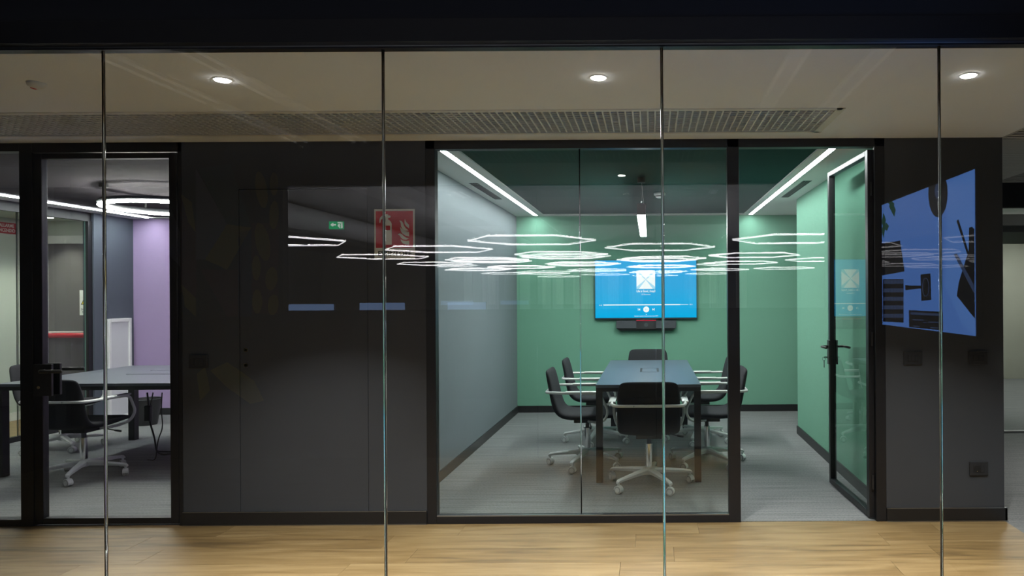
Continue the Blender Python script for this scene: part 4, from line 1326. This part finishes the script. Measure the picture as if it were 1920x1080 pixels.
# bright display on the camera room's right wall
def sp(px, py, off=0.03):
    X = SWX - off
    dx, dy = px - VX, VY - py
    d = F * X / (dx * cR + dy * sR)
    return Vector((X, MIR - d, EYE + (-dx * sR + dy * cR) / F * d))
yA, yB = sp(1828, 470).y, sp(1654, 470).y
zA_, zB_ = sp(1828, 317).z, sp(1828, 630).z
og = (SWX, (yA + yB) / 2, zB_)
t = thing('wall_display', og, 'large wall display with a blue desk picture seen mirrored at the right', 'display')
MB().box(SWX - 0.028, SWX, yB - 0.012, yA + 0.012, zB_ - 0.012, zA_ + 0.012).build('bezel', M['black_plastic'], t, og)
scn = MB().box(SWX - 0.031, SWX - 0.028, yB, yA, zB_, zA_).build('screen', M['wall_screen'], t, og)
def dpoly(pts, m, name, k=0):
    P = []
    for px, py in pts:
        v = sp(px, py, 0.032 + 0.001 * k)
        v.y = min(max(v.y, yB), yA); v.z = min(max(v.z, zB_), zA_)
        P.append(v)
    return MB().prism(P, (0.0008, 0, 0)).build(name, M[m], scn, og)
def dc(u, v): return (1620 + u / 2.7, 240 + v / 2.7)
def dp(pts, m, name, k=0): return dpoly([dc(u, v) for u, v in pts], m, name, k)
dp([(405, 280), (560, 205), (565, 1058), (500, 1000), (410, 800), (420, 420)], 'wall_screen_pale', 'pale_field')
dp([(374 + 49 * math.cos(a), 330 + 122 * math.sin(a)) for a in [2 * PI * k / 24 for k in range(24)]], 'wall_screen_dark', 'round_speaker', 1)
dp([(371 + 14 * math.cos(a), 320 + 38 * math.sin(a)) for a in [2 * PI * k / 16 for k in range(16)]], 'wall_screen_grey', 'speaker_cone', 2)
dp([(88, 585), (182, 570), (205, 726), (92, 746)], 'wall_screen_dark', 'laptop_lid', 1)
dp([(95, 765), (200, 765), (200, 985), (96, 980)], 'wall_screen_dark', 'keyboard_deck', 1)
for r in range(5):
    for c in range(6):
        u = 99 + c * 17; v = 769 + r * 43
        dp([(u, v), (u + 15, v), (u + 15, v + 20), (u, v + 20)], 'wall_screen_grey', 'key_cap', 2)
dp([(286, 742), (336, 736), (340, 870), (290, 876)], 'wall_screen_dark', 'magnifier_base', 1)
dp([(312 + 18 * math.cos(a), 806 + 48 * math.sin(a)) for a in [2 * PI * k / 20 for k in range(20)]], 'wall_screen_grey', 'magnifier_ring', 2)
dp([(312 + 14 * math.cos(a), 806 + 43 * math.sin(a)) for a in [2 * PI * k / 20 for k in range(20)]], 'wall_screen_dark', 'magnifier_lens', 3)
dp([(208, 795), (235, 798), (288, 798), (288, 812), (235, 818), (210, 822)], 'wall_screen_dark', 'magnifier_handle', 1)
dp([(227, 922), (398, 930), (400, 1025), (228, 1008)], 'wall_screen_dark', 'notebook', 1)
dp([(236, 932), (390, 940), (390, 952), (236, 944)], 'wall_screen_grey', 'notebook_line', 2)
for (u0, v0, u1) in ((245, 968, 300), (325, 980, 380), (300, 982, 315), (250, 1000, 280), (335, 1008, 372)):
    dp([(u0, v0), (u1, v0 + 2), (u1, v0 + 7), (u0, v0 + 5)], 'wall_screen_grey', 'notebook_mark', 2)
dp([(468, 470), (478, 463), (562, 720), (560, 740), (548, 720)], 'wall_screen_dark', 'pencil', 2)
dp([(532, 505), (545, 500), (562, 510), (565, 965), (470, 850), (480, 780), (530, 620)], 'wall_screen_dark', 'phone', 1)
dp([(455, 640), (470, 635), (562, 800), (564, 840)], 'wall_screen_grey', 'pen', 3)
for (u, v, du, dv) in ((140, 390, 14, 40), (150, 420, 10, 30), (132, 370, 10, 26), (98, 470, 12, 40), (112, 500, 14, 22), (96, 520, 10, 34)):
    dp([(u, v - dv), (u + du, v - dv * 0.2), (u + du * 0.3, v + dv), (u - du, v + dv * 0.2)], 'wall_screen_leaf', 'plant_leaf', 1)

# dim light trunking and a perforated panel under the camera room ceiling
for i, (x, y0, y1, lab) in enumerate(((-3.2, -0.9, 1.7, 'first'), (-2.66, -0.9, 1.7, 'second'), (0.89, -0.6, 1.6, 'third'), (1.37, -0.2, 1.6, 'fourth'))):
    t = thing('light_trunking', (x, (y0 + y1) / 2, 2.95), 'dimmed ceiling light trunking mirrored in the taupe ceiling, %s from the left' % lab, 'ceiling light')
    L = (y1 - y0) / 2
    MB().box(-0.06, 0.06, -L, L, -0.02, 0).build('housing', M['ceil_white'], t)
    for s in (-1, 1):
        MB().box(s * 0.05 - 0.009, s * 0.05 + 0.009, -L, -0.1, -0.03, -0.02).build('lens', M['trunk_glow'], t)
        MB().box(s * 0.05 - 0.009, s * 0.05 + 0.009, 0.0, L, -0.03, -0.02).build('lens', M['trunk_glow'], t)

# ================================================================== OPEN OFFICE BEHIND (seen mirrored through the opening)
OY0, OY1 = RWY - 0.1, -24.0
struct(MB().box(-14, 14, OY1, OY0, -0.08, 0).build('floor_office', M['carpet']), 'carpet of the open office')
struct(MB().box(-14, 14, OY1, OY0, 3.4, 3.5).build('ceiling_office', M['office_ceil']), 'raw ceiling of the open office')
wallbox('wall_office_left', -14.1, -14, OY1, OY0, 0, 3.5, M['office_wall'], 'left wall of the open office')
wallbox('wall_office_right', 14, 14.1, OY1, OY0, 0, 3.5, M['office_wall'], 'right wall of the open office')
wallbox('wall_office_far', -14, 14, OY1 - 0.1, OY1, 0, 3.5, M['office_wall'], 'far wall of the open office')
wallbox('wall_office_rear_left', -14, -5.4, RWY - 0.1, RWY, 0, 3.5, M['office_wall'], 'office wall left of the camera room')
wallbox('wall_office_rear_right', SWX, 14, RWY - 0.1, RWY, 0, 3.5, M['office_wall'], 'office wall right of the camera room')
dct = thing('ceiling_duct', (-7.0, -12, 3.1), 'long metal air duct under the office ceiling', 'duct')
MB().tube([(0, 9, 0), (0, -9, 0)], 0.24, 20).build('duct_pipe', M['duct'], dct)
for k in range(6):
    MB().cyl((0, 8 - 3.1 * k, 0), 0.25, 0.03, 'Y', seg=20).build('duct_band', M['duct'], dct)
for k, x in enumerate((-4.4, -9.4, 5.2)):
    t = thing('ceiling_beam', (x, -12, 3.18), ('grey boxed beam under the office ceiling, nearest the camera room', 'grey boxed beam under the office ceiling at the left wall side', 'grey boxed beam under the office ceiling at the right')[k], 'beam', group='office ceiling beams')
    MB().box(-0.25, 0.25, -10.5, 10.5, 0.0, 0.22).build('beam', M['office_wall'], t)
i = 0
for px0, px1 in ((870, 885), (905, 935), (975, 994), (1017, 1033), (1036, 1056), (1075, 1112), (1128, 1160), (1180, 1205), (1292, 1312), (1330, 1362), (1380, 1400)):
    a, c = mir(px0, 540, 25.0), mir(px1, 540, 25.0)
    t = thing('curtain_panel', ((a.x + c.x) / 2, -19.5, 0), 'pale full-height curtain panel at the far side of the office, %s from the left' % ('first second third fourth fifth sixth seventh eighth ninth tenth eleventh'.split()[i]), 'curtain', group='curtain panels of the office')
    hwid = abs(c.x - a.x) / 2
    b = MB()
    nn = 7
    pts = [(-hwid + 2 * hwid * k / (nn * 2), (0.03 if k % 2 else -0.03)) for k in range(nn * 2 + 1)]
    poly = [(x, y, 0.05) for x, y in pts] + [(x, y + 0.02, 0.05) for x, y in pts[::-1]]
    b.prism(poly, (0, 0, 2.35))
    b.build('fabric', M['curtain'], t)
    i += 1

# hexagonal light rings
HZ_ = 2.25
hexes = [(997, 451), (822, 468), (717, 482), (527, 453), (1237, 464), (1492, 449), (1415, 479), (1547, 487), (1052, 477, 12.8), (1056, 482, 14.4), (913, 487, 14.3), (923, 489.5, 15.9), (815, 495),
         (979, 501), (1096, 495), (1245, 485, 14.15), (1235, 488, 15.8), (1242, 500), (1389, 493), (900, 505), (1120, 508), (1350, 506), (1020, 513), (1230, 511), (1470, 503)]
names = ['large near light hexagon mirrored over the grey wall corner']
hp = None
for i, (cx, cy, *dd) in enumerate(hexes):
    dx, dy = cx - VX, VY - cy
    v = -dx * sR + dy * cR
    d = dd[0] if dd else F * (HZ_ - EYE) / v
    hz = EYE + v / F * d
    X = (dx * cR + dy * sR) / F * d
    lab = {0: 'white hexagonal light ring mirrored highest over the green room corner', 1: 'white hexagonal light ring mirrored across the post left of the green room',
           2: 'white hexagonal light ring mirrored over the lettering of the extinguisher sign', 3: 'white hexagonal light ring mirrored leftmost, on the flush charcoal door',
           4: 'white hexagonal light ring mirrored just above the television', 5: 'white hexagonal light ring mirrored highest in the open doorway',
           6: 'white hexagonal light ring mirrored across the black post right of the television', 7: 'white hexagonal light ring mirrored lowest in the open doorway',
           17: 'white hexagonal light ring mirrored across the album square of the television'}.get(i, 'small far white hexagonal light ring mirrored low over the green room glass')
    if hp is None:
        hp = thing('hexagonal_lamp', (X, MIR - d, HZ_), lab, 'pendant lamp', group='hexagonal light rings of the office')
        R = 0.86
        hv = [(R * math.cos(PI / 3 * k), R * math.sin(PI / 3 * k), 0) for k in range(6)]
        MB().tube(hv, 0.0, 4, closed=True, flat=(0.007, 0.007)).build('light_tube', M['hex'], hp)
        hb = MB(); hu = MB()
        for k in range(6):
            a_, b_ = Vector(hv[k]), Vector(hv[(k + 1) % 6])
            for (mb_, i0, i1, z0_, z1_) in ((hb, 0.968, 1.012, 0.006, 0.012), (hu, 0.972, 1.008, 0.0121, 0.0135)):
                P = [a_ * i0, a_ * i1, b_ * i1, b_ * i0]
                mb_.prism([p_ + Vector((0, 0, z0_)) for p_ in P], (0, 0, z1_ - z0_))
        hb.build('housing', M['white_plastic'], hp)
        hu.build('added_uplight', M['hex_fill'], hp)  # added uplight, unseen from below, lifts the office ceiling and walls
        for k in (0, 2, 4):
            MB().cyl((hv[k][0] * 0.99, hv[k][1] * 0.99, (3.4 - HZ_) / 2), 0.0015, 3.4 - HZ_ - 0.02, seg=6).build('suspension_wire', M['steel_edge'], hp)
        o = hp
    else:
        o = dup(hp)
        o['label'] = lab
    o.location = (X, MIR - d, hz)

# lit exit sign
d = 14.0
def ex(u, v, y=0.0):   # crop of (520..820 x 330..600) 1200x1080
    p = mir(520 + u / 4, 330 + v / 4, d); p.y += y; return p
og = ex(440, 398)
t = thing('exit_sign', og, 'lit green exit sign with an arrow hanging in the office', 'sign')
MB().prism([ex(387, 340), ex(494, 340), ex(494, 398), ex(387, 398)], (0, -0.04, 0)).build('light_box', M['exit_green'], t, og)
MB().prism([ex(398, 366, .006), ex(420, 350, .006), ex(420, 360, .006), ex(440, 360, .006), ex(440, 372, .006), ex(420, 372, .006), ex(420, 382, .006)], (0, -0.005, 0)).build('arrow', M['exit_white'], t, og)
MB().prism([ex(452, 346, .006), ex(490, 346, .006), ex(490, 392, .006), ex(478, 392, .006), ex(478, 356, .006), ex(452, 356, .006)], (0, -0.005, 0)).build('door_pictogram', M['exit_white'], t, og)
MB().prism([ex(458, 362, .006), ex(466, 360, .006), ex(474, 372, .006), ex(468, 380, .006), ex(474, 392, .006), ex(466, 392, .006), ex(460, 380, .006), ex(452, 376, .006)], (0, -0.005, 0)).build('running_figure', M['exit_white'], t, og)
for u in (410, 470):
    q = ex(u, 340)
    MB().cyl((q.x, q.y - 0.02, (q.z + 3.4) / 2), 0.004, 3.4 - q.z, seg=6).build('hanger', M['steel_edge'], t, og)

# desks with blue screens and monitors
def desk(px0, px1, pyt, d, label, mon=None):
    a, c = mir(px0, pyt, d), mir(px1, pyt, d)
    x0, x1 = min(a.x, c.x), max(a.x, c.x)
    y = MIR - d
    og = ((x0 + x1) / 2, y, 0)
    t = thing('office_desk', og, label, 'desk')
    MB().box(x0, x1, y - 0.75, y + 0.02, 0.71, 0.74, 0.003).build('desktop', M['white'], t, og)
    for lx in (x0 + 0.03, x1 - 0.08):
        for ly in (y - 0.7, y - 0.05):
            MB().box(lx, lx + 0.05, ly, ly + 0.05, 0, 0.71).build('leg', M['steel_edge'], t, og)
    MB().box(x0, x1, y - 0.72, y - 0.70, 0.30, 0.70, 0.004).build('modesty_panel', M['divider'], t, og)
    m = thing('office_monitor', ((x0 + x1) / 2, y, 0.74), label.replace('office desk', 'wide lit monitor on the office desk'), 'monitor', group='monitors of the open office')
    hw = (x1 - x0) / 2
    MB().box(-hw, hw, -0.03, -0.004, a.z - 0.74 - 0.36, a.z - 0.74, 0.003).build('casing', M['black_plastic'], m)
    MB().box(-hw + 0.008, hw - 0.008, -0.004, 0.0, a.z - 0.74 - 0.35, a.z - 0.748).build('screen', M['mon_blue'], m)
    MB().cyl((0, -0.03, (a.z - 0.74 - 0.2) / 2), 0.02, a.z - 0.74 - 0.2, seg=14).build('stand', M['steel_edge'], m)
    MB().box(-0.12, 0.12, -0.14, 0.06, 0, 0.012, 0.003).build('foot', M['steel_edge'], m)
    return t


desk(533, 627, 569.5, 9.0, 'office desk nearest the left end of the opening')
desk(673, 760, 567, 9.6, 'office desk in the middle of the three')
desk(838, 912, 566, 10.5, 'office desk farthest to the right of the three')
